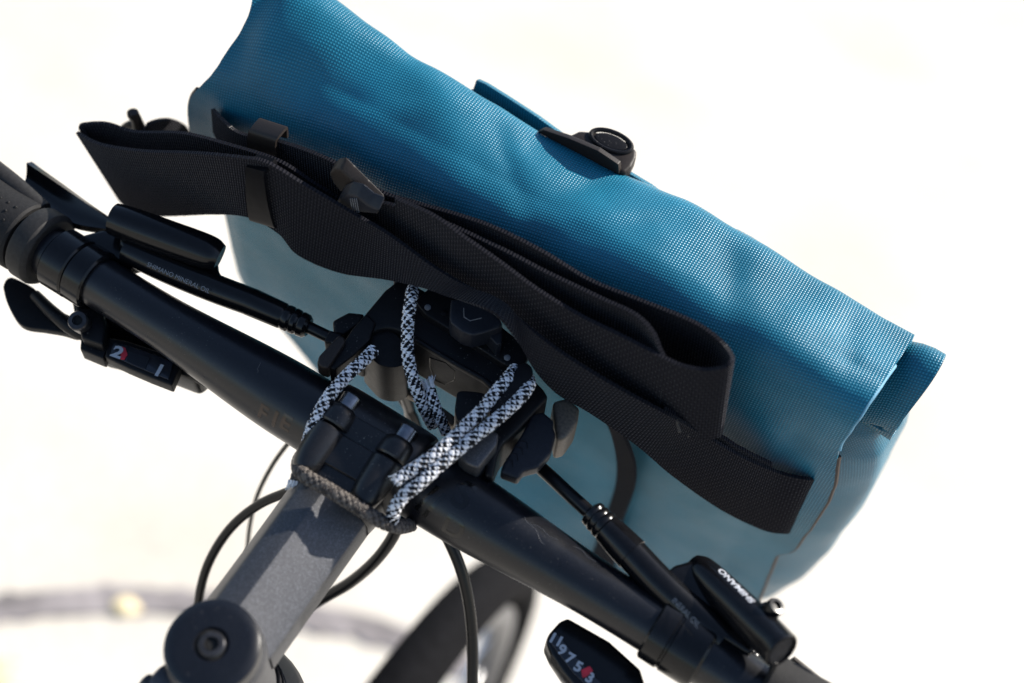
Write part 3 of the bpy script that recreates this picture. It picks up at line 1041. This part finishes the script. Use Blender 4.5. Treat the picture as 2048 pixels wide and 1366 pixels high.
slab('pad', Z6([(150, 520), (200, 540), (205, 575), (62, 790), (10, 775), (-25, 745), (-10, 690)]), 20, 9, 'plastic_brown', MT, .0012, label='brownish rubber pad at the left end of the mount')
slab('side_block', Z6([(100, 405), (230, 335), (360, 350), (330, 420), (190, 520), (110, 500)]), 10, 14, 'plastic', MT, .0015)
slab('side_block', Z6([(30, 570), (80, 480), (180, 515), (140, 600)]), 13, 10, 'plastic', MT, .001)
slab('rope_bracket', Z6([(1600, 760), (1660, 745), (1710, 800), (1690, 870), (1560, 1010), (1440, 1190), (1375, 1180), (1370, 1100), (1430, 1000), (1530, 860)]), 27, 9, 'plastic', MT, .003, smooth=50, seg=4)
BT = slab('release_button', Z6([(1052, 235), (1180, 225), (1320, 290), (1440, 385), (1468, 430), (1440, 462), (1330, 500), (1225, 526), (1140, 495), (1052, 425), (1040, 380)]), 34, 11, 'plastic_blue', MT, .003, seg=4, label='bluish black release button with an embossed shield')
slab('button_foot', Z6([(1330, 500), (1440, 465), (1465, 440), (1460, 590), (1420, 600)]), 29, 10, 'plastic_blue', MT, .001)
sh = Z6([(1155, 305), (1158, 378), (1205, 408), (1298, 386)])
tube('shield_emblem', [at(*q, Z=34.05) for q in sh], .00016, 'print_grey', BT, n=4, ns=6, smooth_path=False)
# shield on the front wall
wy = at(*Z6([(960, 690)])[0], Z=16)
sh = Z6([(885, 705), (885, 780), (920, 880), (1000, 920), (1080, 885), (1085, 810), (1010, 745), (885, 705)])
fw0, fw1 = at(*Z6([(900, 650)])[0], Z=16), at(*Z6([(1300, 880)])[0], Z=16)
fn = Vector((0, 0, 1)).cross(fw1 - fw0).normalized()
if fn.y > 0:
    fn = -fn


def on_wall(px, py, lift=.0001):
    r = Vector(CAM_ROT @ np.array([(px - CX) / FPX, -(py - CY) / FPX, -1.0]))
    c = Vector(CAM_POS)
    tt = (fw0 + fn * lift - c).dot(fn) / r.dot(fn)
    return c + r * tt


tube('shield_emblem', [on_wall(*q) for q in sh], .00025, 'gloss', MT, n=8, ns=6, smooth_path=False)
for q in ((865, 300), (1505, 705), (1000, 345)):
    p = at(*Z6([q])[0], Z=20.2)
    lathe('guide_pin', p, (0, 0, 1), [(-.4, 1.4), (.2, 1.4), (.4, 1.0)], 'print_grey' if q[0] != 1000 else 'plastic', MT, ns=10)
# right arm: side wall, bar claw and side lever
slab('right_wall', Z3([(1190, 480), (1290, 585), (1310, 620), (1160, 780), (1085, 850), (1062, 905), (1040, 1015), (1000, 1000), (1010, 860), (1030, 800), (1150, 660)]), [14] * 11, 26, 'plastic', MT, .0015)
slab('bar_claw', Z3([(868, 900), (1000, 775), (1068, 795), (1060, 850), (965, 965), (905, 940)]), 22, 24, 'stem', MT, .0012)
slab('right_boss', Z3([(862, 610), (880, 590), (990, 600), (1020, 640), (960, 720), (900, 760), (855, 700)]), 12, 30, 'plastic', MT, .004, smooth=40)
LV = slab('side_lever', Z3([(1232, 700), (1285, 690), (1338, 735), (1332, 765), (1347, 800), (1322, 895), (1262, 962), (1190, 980), (1162, 1018), (1075, 985), (1088, 945), (1185, 790)]), 12, 7, 'plastic_blue', MT, .0014, seg=3, label='bluish black side lever with chevrons')
for k in range(4):
    x0, y0 = 1110 + k * 24, 962 - k * 30
    q = Z3([(x0 - 8, y0 - 40), (x0 + 22, y0 - 34), (x0 + 26, y0)])
    tube('chevron', [at(*p, Z=12.1) for p in q], .00018, 'plastic', LV, n=3, ns=6, smooth_path=False)
slab('lever_housing', Z3([(1330, 640), (1400, 620), (1464, 670), (1455, 740), (1400, 820), (1350, 830), (1340, 730)]), 4, 20, 'tan_plastic', MT, .003)
slab('rear_tab', Z6([(590, 55), (650, 70), (620, 105), (592, 115)]), 12, 12, 'tan_plastic', MT, .0006)
slab('lower_frame', Z6([(640, 960), (720, 940), (1000, 1110), (1120, 1200), (1060, 1260), (980, 1180), (860, 1080), (700, 1000)]), -22, 5, 'tan_plastic', MT, .001)

# ================================================================== BAG
BAG = root('handlebar_bag', (0, .17, -.21), 'blue woven roll-top handlebar bag hanging in front of the handlebar', 'bag')


def bag():
    # fore-aft profile (Y, Z mm), from the front lip over the top and down the back
    prof = [(158, 14), (158.5, 27), (157, 37), (153.5, 43), (147, 45.5), (138, 46), (126, 45), (115, 41.5), (107, 36), (102.5, 28), (100.5, 18), (99.5, 6), (98.5, -8), (97.5, -25), (96.5, -50), (95, -90), (93, -150), (91, -215)]
    PR = cr([(0, y * .001, z * .001) for y, z in prof], 190)
    # side edges of the panel as seen in the photograph, met by each row of the profile
    right_edge = np.array([(1905, 560), (1835, 665), (1680, 890), (1673, 925), (1669, 965), (1655, 1002), (1620, 1055), (1590, 1098), (1577, 1107), (1558, 1109), (1550, 1114), (1536, 1150), (1515, 1203), (1470, 1310), (1420, 1430)], float)
    left_edge = np.array([(500, -200), (502, 0), (483, 48), (464, 77), (446, 113), (433, 144), (397, 176), (380, 196), (375, 222), (378, 260), (400, 330), (452, 425), (470, 500), (482, 548), (560, 640), (640, 726), (740, 840)], float)

    def meet(y, z, edge, lo, hi):
        best = None
        for xx in np.linspace(lo, hi, 140):
            u, v = proj((xx * .001, y, z))
            g = u - np.interp(v, edge[:, 1], edge[:, 0])
            if best is None or abs(g) < best[0]:
                best = (abs(g), xx)
        return best[1]
    nc = 150
    te = [at(a, b, Y=149) for a, b in ((505, -106), (670, 0), (886, 139), (1075, 260), (1240, 350), (1380, 420), (1530, 495), (1680, 578), (1835, 665))]
    tex, tez = [p.x * 1000 for p in te], [p.z * 1000 for p in te]
    print('top edge', [(round(a), round(b)) for a, b in zip(tex, tez)])
    G = np.zeros((len(PR), nc, 3))
    xlr = []
    for i, (_, y, z) in enumerate(PR):
        Y, Z = y * 1000, z * 1000
        w = min(1, max(0, (Y - 103) / 44.0)) if Z > 30 else (1.0 if Y > 130 else 0.0)
        zl = z + w * w * (3 - 2 * w) * .001 * (np.interp(-150, tex, tez) - 50.5)
        zr = z + w * w * (3 - 2 * w) * .001 * (np.interp(172, tex, tez) - 50.5)
        xl = meet(y, zl, left_edge, -185, -95)
        xr = meet(y, zr, right_edge, 120, 200)
        xlr.append((xl, xr))
    kf = next(i for i in range(len(PR)) if PR[i, 1] < .150 and PR[i, 2] > .03)
    xlr = [xlr[kf]] * kf + xlr[kf:]
    K = np.ones(5) / 5
    XL = np.convolve(np.pad([q[0] for q in xlr], 2, mode='edge'), K, 'valid')
    XR = np.convolve(np.pad([q[1] for q in xlr], 1, mode='edge'), np.ones(3) / 3, 'valid')
    for i, (_, y, z) in enumerate(PR):
        Y, Z = y * 1000, z * 1000
        xl, xr = XL[i], XR[i]
        for j in range(nc):
            u = j / (nc - 1)
            xx_ = xl * (1 - u) + xr * u
            w = min(1, max(0, (Y - 103) / 44.0)) if Z > 30 else (1.0 if Y > 130 else 0.0)
            w = w * w * (3 - 2 * w)
            swell = 3.0 * math.sin(-(xx_ - 118) / 235 * 2 * math.pi)
            G[i, j] = (xx_ * .001, y, z + w * (np.interp(xx_, tex, tez) - 50.5 - .7 * swell) * .001)
    # soft shape: the filled body pushes the middle out, fins stay flat
    T = np.gradient(PR[:, 1:], axis=0)
    T /= np.linalg.norm(T, axis=1)[:, None]
    nrm = np.stack([T[:, 1], -T[:, 0]], 1)            # towards the rider / up
    for i in range(len(PR)):
        z = PR[i, 2] * 1000
        y = PR[i, 1] * 1000
        top0 = max(0.0, min(1.0, (y - 104) / 16)) * (1 if z > 12 else 0)
        for j in range(nc):
            x = G[i, j, 0] * 1000
            top = top0
            fin = 1 / (1 + math.exp(-(150 - abs(x)) / 3.2))
            d = 0.0
            if z < 30:
                low = min(1, max(0, (30 - z) / 25))
                d += low * (4.5 * fin - 2.2) * (1 - .25 * abs(x) / 160)
                # crease where the body meets the fin
                d -= low * 1.8 * math.exp(-((abs(x) - 147) / 6.0) ** 2)
            # broad dents of the soft top
            d += top * (3.0 * math.sin(-(x - 118) / 235 * 2 * math.pi) - 1.0)
            d += top * (-6.0 * math.exp(-((x + 142) / 9) ** 2))
            top *= 1 - .6 * min(1, max(0, (y - 130) / 18))
            yy = y - 125
            for fx, sl, wd, amp in ((-112, .8, 10, 1.4), (-88, .5, 11, -1.9), (-62, 1.0, 8, 1.0), (-40, -.7, 13, 1.5), (-8, -1.0, 7, -.9), (14, .6, 9, -1.7), (34, .9, 8, 1.2), (62, .3, 14, 1.5), (96, -.5, 9, -1.4), (128, .4, 10, 1.4), (150, -.3, 6, -1.0)):
                d += top * amp * math.exp(-((x - fx - sl * yy) / wd) ** 2)
            d += 1.7 * pnoise((x * .016, z * .02 + y * .022, 2.3)) * (1 if abs(x) < 158 else .4)
            d += top * 2.2 * pnoise((x * .010 + 3, y * .03, 7.7))
            d += .55 * pnoise((x * .05, z * .05 + y * .05, 4.1))
            # pull lines round the closure
            d -= top * 2.0 * math.exp(-((x - 4) / 26) ** 2) * math.exp(-((y - 146) / 9) ** 2)
            G[i, j, 1] += nrm[i, 0] * d * .001
            G[i, j, 2] += nrm[i, 1] * d * .001
    va = np.concatenate([[0], np.cumsum(np.linalg.norm(np.diff(PR, axis=0), axis=1))])
    uvp = np.stack([G[:, :, 0], np.broadcast_to(va[:, None], G.shape[:2])], 2)
    sheet = grid('back_panel', G, 'bag', BAG, .0016, uv=uvp)
    # visible cut edges of the panel
    n0 = 0
    k1 = int(np.argmin(abs(PR[:, 2] - .001) + (PR[:, 1] > .13)))
    tube('cut_edge', [tuple(p) for p in G[30:k1, -1][::3]], .0009, 'edge_blue', sheet, n=80, ns=8)
    tube('edge_binding', [tuple(p) for p in G[k1:, -1][::2]], .0013, 'edge', sheet, n=160, ns=8)
    kl = int(np.argmin(abs(PR[:, 2] - .022) + (PR[:, 1] > .13)))
    tube('edge_binding', [tuple(p) for p in G[kl:, 0][::2]], .0011, 'bar', sheet, n=160, ns=8)
    # filled body in front of the panel
    V = []
    rows = []
    for z, xr_, xl_, yb, yf in ((-6, 174, 150, 116, 158), (-14, 180, 158, 112, 176), (-30, 186, 162, 109, 188), (-65, 191, 162, 106, 200), (-110, 193, 160, 104, 208), (-150, 192, 150, 103, 208), (-185, 189, 130, 102, 204), (-220, 182, 108, 103, 196), (-240, 172, 96, 107, 186), (-250, 158, 86, 114, 176)):
        hw = (xr_ + xl_) / 2
        sec = []
        cx_, cy_ = (xr_ - xl_) / 2, (yb + yf) / 2
        hy = (yf - yb) / 2
        for k in range(96):
            a = 2 * math.pi * k / 96
            e = .5
            cxn = math.copysign(abs(math.cos(a)) ** e, math.cos(a))
            sn = math.copysign(abs(math.sin(a)) ** e, math.sin(a))
            bul = 2.2 * pnoise((cxn * 3, sn * 3, z * .02))
            sec.append((cx_ + (hw + bul) * cxn, cy_ + (hy + bul) * sn, z))
        rows.append(sec)
    A = np.array(rows) * .001
    # interpolate rows smoothly
    zs = np.linspace(0, 1, len(A))
    q = np.linspace(0, 1, 60)
    A2 = np.stack([np.stack([np.interp(q, zs, A[:, k, c]) for c in range(3)], 1) for k in range(A.shape[1])], 1)
    A2 = np.concatenate([A2, A2[:, :1]], 1)
    # wrinkles
    for i in range(A2.shape[0]):
        for k in range(A2.shape[1]):
            p = A2[i, k]
            w = .0012 * pnoise((p[0] * 18, p[1] * 22, p[2] * 40))
            A2[i, k, 0] += w * (1 if p[0] > 0 else -1)
    body = grid('body', A2[:, ::-1], 'bag', BAG)
    c0 = [tuple(p) for p in A2[-1][:-1]]
    mk('body_top', [tuple(p) for p in A2[0][:-1]], [tuple(range(len(c0)))], 'bag_in', BAG, smooth=False)
    mk('base', c0, [tuple(range(len(c0)))], 'bag_in', BAG, smooth=False)
    # rolled inner sheet under the flap: it pokes out past the flap's right edge and curls in below
    ip = [(153.5, 20), (151.5, 27), (146, 31), (139, 30), (132, 25), (127, 17), (124, 8), (124, -2), (128, -8.5), (135, -10), (141, -6), (142.5, 1), (139, 6.5), (133.5, 6), (131.5, 1), (134.5, -2.5)]
    sp = cr([(0, y, z) for y, z in ip], 90)[:, 1:]
    nx = 70
    G2 = np.zeros((len(sp), nx, 3))
    for i, (y, z) in enumerate(sp):
        xr = 184.5 - 1.5 * i / 89 + (1.2 * math.sin(i * .12))
        for j in range(nx):
            x = -140 + (xr + 140) * j / (nx - 1)
            k = max(0, (x - 150) / 38)
            z_ = z - 7.0 * (1 - min(1, max(0, (x - 166) / 12))) * (1 if i < 45 else 0)
            G2[i, j] = (x * .001, (y + .8 * pnoise((x * .05, i * .08, 1))) * .001, (z_ - 2.0 * k * k * (1 if i > 40 else .3) + .9 * pnoise((x * .06, i * .06, 9))) * .001)
    grid('roll_top', G2, 'bag', BAG, .0014)
    # front flap pieces peeping over the top edge
    for nm, px, y in (('front_flap', [(945, 180), (952, 160), (970, 168), (1015, 196), (1075, 235), (1130, 275), (1200, 320), (1140, 330), (1000, 260), (880, 190)], 164),
                      ('front_flap', [(1440, 470), (1470, 462), (1500, 478), (1535, 500), (1560, 520), (1540, 540), (1460, 500)], 165),
                      ('front_flap', [(1225, 335), (1260, 348), (1300, 372), (1335, 398), (1300, 410), (1220, 370)], 163)):
        prism(nm, [at(a, b, Y=y) for a, b in px], (0, .003, -.002), 'bag', BAG, .0006)
    return G


BG = bag()


def bag_uv_fix():
    for o in bpy.data.objects:
        if o.name.startswith('front_flap'):
            me = o.data
            uvl = me.uv_layers.new(name='UVMap')
            for lp in me.loops:
                c = me.vertices[lp.vertex_index].co
                uvl.data[lp.index].uv = (c.x, c.z - c.y)


bag_uv_fix()


def closure():
    # magnetic closure: folded tape and a rounded black catch standing out over the front edge
    q = z2([(165, 318), (190, 308), (300, 345), (430, 400), (520, 460), (524, 505), (470, 480), (350, 420), (250, 365)], 2.203, 1000, 120)
    CL = prism('closure_tape', [at(a, b, Y=153) for a, b in q], (0, .003, -.001), 'plastic_brown', BAG, .0005, label='brown black folded tape under the closure')
    q = z2([(290, 345), (320, 325), (350, 310), (420, 315), (500, 330), (570, 365), (603, 400), (600, 430), (580, 470), (550, 497), (520, 490), (515, 455), (430, 405), (350, 365)], 2.203, 1000, 120)
    CT = slab('closure_catch', q, 37, 7, 'plastic_brown', BAG, .0016, seg=3, label='dark magnetic closure catch with an oval recess')
    oc = [(490 + 88 * math.cos(a) * 1.0 - 14 * math.sin(a), 358 + 38 * math.sin(a) + 34 * math.cos(a)) for a in np.linspace(0, 2 * math.pi, 40)]
    tube('oval_rim', [at(*p, Z=37.1) for p in z2(oc, 2.203, 1000, 120)], .0011, 'plastic', CT, n=80, ns=10, cap=False)
    oc = [(490 + 70 * math.cos(a) - 10 * math.sin(a), 358 + 28 * math.sin(a) + 27 * math.cos(a)) for a in np.linspace(0, 2 * math.pi, 30, endpoint=False)]
    slab('oval_button', z2(oc, 2.203, 1000, 120), 37.9, 1.5, 'plastic', CT, .0007)
    for zz in ([(330, 355), (365, 350), (372, 370), (340, 375)], [(440, 412), (505, 430), (502, 448), (450, 432)]):
        slab('slot', z2(zz, 2.203, 1000, 120), 37.3, .5, 'hole', CT, 0)


closure()

# ================================================================== SHOULDER STRAP
SB = (0, .085, 0)
ST = root('shoulder_strap', SB, 'black webbing shoulder strap folded up behind the blue bag', 'strap')
# nearest run: left fold to its slot in the right fin
ribbon('webbing', [
    (157, 262, 62, 243, 398, 62), (202, 285, 58, 275, 425, 60), (285, 298, 58, 330, 428, 60), (393, 302, 60, 430, 424, 62), (487, 311, 62, 500, 430, 62), (537, 321, 64, 560, 462, 62),
    (608, 363, 66, 600, 506, 62), (706, 421, 68, 683, 541, 64), (780, 465, 68, 775, 555, 64), (870, 530, 66, 850, 573, 62), (935, 570, 65, 905, 596, 60), (1000, 604, 64, 985, 628, 57), (1045, 640, 63, 1032, 680, 57),
    (1097, 681, 62, 1072, 737, 58), (1160, 724, 62, 1118, 783, 60), (1242, 773, 63, 1185, 822, 62), (1333, 822, 67, 1275, 885, 66), (1386, 851, 72, 1345, 945, 72), (1483, 908, 81, 1440, 1012, 80),
    (1556, 940, 90, 1522, 1053, 88), (1610, 953, 95, 1566, 1062, 93), (1629, 954, 100, 1578, 1061, 98)], ST, n=220)
# second run behind it, from the left fold
ribbon('webbing', [
    (157, 258, 63, 240, 392, 63), (163, 246, 66, 243, 385, 66), (212, 243, 70, 280, 392, 70), (273, 260, 71, 330, 405, 71), (369, 263, 72, 400, 405, 72), (465, 287, 72, 480, 410, 72), (560, 318, 72, 560, 430, 72),
    (630, 362, 74, 620, 480, 72), (720, 418, 77, 700, 520, 75), (800, 470, 80, 790, 540, 78)], ST, n=120)
# run from the slot in the left fin, through keeper and buckle, along the bag to the loop at the right
ribbon('webbing', [
    (429, 216, 97, 432, 262, 98), (450, 238, 90, 452, 300, 92), (485, 264, 85, 492, 352, 85), (560, 279, 83, 566, 375, 83), (651, 311, 82, 660, 410, 82), (720, 350, 82, 728, 450, 82), (768, 381, 83, 770, 475, 83),
    (853, 407, 84, 850, 500, 84), (926, 428, 85, 922, 522, 85), (1000, 455, 86, 998, 552, 86), (1091, 501, 87, 1085, 600, 87), (1182, 556, 88, 1172, 660, 88), (1272, 592, 89, 1258, 705, 89),
    (1363, 628, 90, 1345, 750, 90), (1409, 651, 90, 1388, 785, 90), (1446, 680, 88, 1424, 815, 88), (1466, 706, 83, 1442, 845, 83), (1469, 722, 77, 1446, 866, 78), (1452, 736, 73, 1434, 876, 74),
    (1415, 742, 71, 1400, 880, 72), (1377, 737, 70, 1360, 870, 71), (1338, 723, 70, 1320, 850, 71), (1242, 674, 70, 1225, 800, 70), (1159, 633, 71, 1145, 750, 71), (1072, 580, 71, 1060, 690, 71),
    (1000, 527, 72, 990, 630, 72), (930, 478, 73, 925, 575, 73), (864, 432, 75, 868, 525, 75), (790, 398, 77, 795, 490, 77)], ST, n=300)
# inner tail of the loop
ribbon('webbing', [
    (745, 395, 79, 750, 480, 79), (853, 425, 79, 850, 520, 79), (1000, 491, 80, 995, 585, 80), (1091, 538, 81, 1085, 635, 81), (1204, 592, 81, 1195, 695, 81), (1272, 624, 80, 1262, 735, 80), (1309, 660, 77, 1298, 775, 77),
    (1327, 701, 73, 1314, 815, 73), (1338, 719, 71.6, 1322, 840, 72)], ST, n=120)
# short overlapping end and sewn bar tacks
ribbon('webbing_end', [(1330, 812, 69, 1318, 850, 69), (1375, 836, 73, 1360, 880, 73), (1440, 866, 79, 1425, 920, 79), (1480, 891, 82, 1466, 945, 82), (1545, 924, 90, 1530, 960, 90)], ST, n=40)
for k in range(2):
    zz = []
    for q in range(17):
        a = q / 16
        px_, py_ = 1352 + 16 * k + a * 8 + (3 if q % 2 else -3), 838 + 10 * k + a * 26
        zz.append(at(px_, py_, Y=67.4 + 3 * k))
    tube('bar_tack', zz, .0002, 'cord_grey', ST, n=17, ns=5, smooth_path=False)
# strand hanging below, seen edge on behind the mount
ribbon('webbing', [(1190, 800, 80, 1215, 820, 74), (1225, 880, 84, 1258, 900, 77), (1232, 960, 86, 1267, 965, 79), (1205, 1050, 86, 1240, 1050, 80), (1175, 1130, 86, 1225, 1135, 80), (1160, 1180, 86, 1210, 1190, 81)], ST, n=60, label='webbing strand hanging down beside the right brake hose')


def keeper(name, px, Ynear, Yfar, mat, label=None, th=.0012):
    """flat clip wrapped round the webbing: front plate, top fold, back plate"""
    (x0, y0), (x1, y1), (x2, y2), (x3, y3) = px          # top-left, top-right, bottom-right, bottom-left
    a, b, c, d = at(x0, y0, Y=Ynear), at(x1, y1, Y=Ynear), at(x2, y2, Y=Ynear), at(x3, y3, Y=Ynear)
    dy = Vector((0, (Yfar - Ynear) * .001, 0))
    rows = []
    up = (a - d).normalized()
    seq = [(d + dy, c + dy), (d + dy * .5 - up * .0012, c + dy * .5 - up * .0012), (d, c), (d * .5 + a * .5 - dy * .12, c * .5 + b * .5 - dy * .12), (a, b), (a + dy * .3 + up * .0014, b + dy * .3 + up * .0014), (a + dy * .8 + up * .0014, b + dy * .8 + up * .0014), (a + dy, b + dy), (a * .6 + d * .4 + dy, b * .6 + c * .4 + dy)]
    L_ = cr([tuple(p) + tuple(q) for p, q in seq], 40)
    G = np.stack([L_[:, :3] * (1 - s) + L_[:, 3:] * s for s in np.linspace(0, 1, 9)], 1)
    return grid(name, G, mat, ST, th, label=label)


keeper('strap_keeper', [(491, 340), (527, 350), (549, 456), (499, 441)], 59, 68, 'keeper', 'glossy black keeper clipped over the nearest webbing')
keeper('strap_keeper', [(496, 266), (551, 284), (556, 330), (500, 320)], 79, 88, 'plastic_brown', 'brownish black keeper near the left fin')


def ladder_buckle():
    # curved upper jaw and lower jaw of the slider buckle
    q = z2([(905, 880), (930, 858), (965, 856), (1010, 900), (1090, 980), (1175, 1065), (1172, 1082), (1120, 1062), (1070, 1015), (1010, 990), (960, 975), (925, 930)], 2.731, 340, 0)
    B_ = prism('slider_buckle', [at(a, b, Y=80) for a, b in q], (0, -.005, -.003), 'plastic_brown', ST, .0012, label='curved black slider buckle on the webbing')
    q = z2([(930, 1060), (960, 1005), (1000, 985), (1060, 1000), (1120, 1050), (1178, 1072), (1170, 1092), (1090, 1085), (1010, 1075), (950, 1080)], 2.731, 340, 0)
    prism('buckle_jaw', [at(a, b, Y=75) for a, b in q], (0, -.005, -.004), 'plastic_blue', B_, .0012)
    for k in range(4):
        x = 985 + k * 11
        tube('stitch', [at(*z2([(x, 1085)], 2.731, 340, 0)[0], Y=69.5), at(*z2([(x + 14, 1160)], 2.731, 340, 0)[0], Y=69.5)], .0002, 'print_grey', B_, n=2, ns=5, smooth_path=False)


ladder_buckle()
# anchor loop and hook beyond the left fin
ribbon('anchor_loop', [(380, 262, 112, 384, 300, 112), (368, 248, 108, 372, 296, 108), (345, 240, 100, 350, 290, 100), (318, 242, 92, 322, 290, 92), (298, 250, 86, 302, 296, 86), (285, 262, 84, 290, 300, 84)], ST, n=50)
HK = tube('hook', [at(268, 224, Y=86), at(273, 240, Y=86), at(279, 258, Y=86), at(288, 280, Y=85)], [.0020, .0026, .0032, .0034], 'plastic_brown', ST, n=24, ns=14, label='small dark hook at the left end of the strap')
lathe('hook_tip', at(266, 228, Y=86), (0, 0, 1), [(-3, 2.2), (-1, 2.8), (1, 2.6), (2, 1.4)], 'plastic', HK, ns=14)
tube('hook_arm', [at(279, 255, Y=86), at(262, 250, Y=86), at(250, 256, Y=85)], .0022, 'plastic', HK, n=12, ns=10)

# ================================================================== CORDS
CD = root('braided_cord', at(760, 900, Z=20), 'black and white braided cord tying the bag mount to the stem', 'cord')
R_ = .00255
braid('cord_run', [at(747, 700, Z=16), at(728, 720, Z=18.5), at(695, 750, Z=21), at(660, 790, Z=22), at(632, 838, Z=20), at(616, 885, Z=15), at(614, 915, Z=9)], R_, CD)
braid('cord_run', [at(826, 578, Z=22), at(823, 592, Z=26), at(818, 625, Z=26), at(815, 660, Z=24), at(815, 700, Z=21), at(820, 735, Z=18), at(832, 775, Z=14), at(848, 815, Z=6), at(866, 850, Z=-4)], R_, CD)
braid('cord_run', [at(859, 776, Z=10), at(867, 803, Z=9), at(879, 833, Z=5), at(893, 866, Z=-2)], R_ * .9, CD)
fray('cord_tip', at(858, 773, Z=10.5), at(852, 758, Z=12) - at(860, 780, Z=10), CD)
braid('cord_run', [at(1030, 738, Z=22), at(1015, 757, Z=26), at(988, 789, Z=28), at(962, 822, Z=29), at(933, 850, Z=30), at(893, 889, Z=31), at(847, 925, Z=29), at(814, 946, Z=27), at(794, 960, Z=26)], R_, CD)
fray('cord_tip', at(795, 959, Z=26), at(780, 970, Z=25) - at(814, 946, Z=27), CD, n=30, L=.004)
braid('cord_run', [at(1056, 756, Z=18), at(1058, 770, Z=24), at(1042, 794, Z=27), at(1010, 824, Z=28), at(970, 857, Z=29), at(929, 889, Z=30), at(880, 930, Z=29), at(839, 967, Z=27), at(806, 993, Z=24), at(788, 1020, Z=19), at(786, 1040, Z=13)], R_, CD)
DC = root('dark_cord', at(700, 1000, Z=18), 'dark brown braided cord drawn across the top of the stem', 'cord')
braid('cord_run', [at(614, 900, Z=4), at(600, 918, Z=9), at(598, 938, Z=15), at(612, 953, Z=20.5), at(645, 972, Z=22.5), at(685, 996, Z=22), at(726, 1021, Z=19.5), at(765, 1043, Z=14.5), at(798, 1053, Z=7), at(822, 1049, Z=-3)], .0028, DC, dark=True, pitch=.0140)
braid('cord_end', [at(603, 925, Z=8), at(596, 945, Z=8), at(592, 962, Z=7)], .0024, DC, dark=True)
fray('cord_tip', at(591, 966, Z=7), at(590, 985, Z=5) - at(596, 950, Z=8), DC, n=50, L=.005, R=.0028)

print('objects', len(bpy.data.objects))
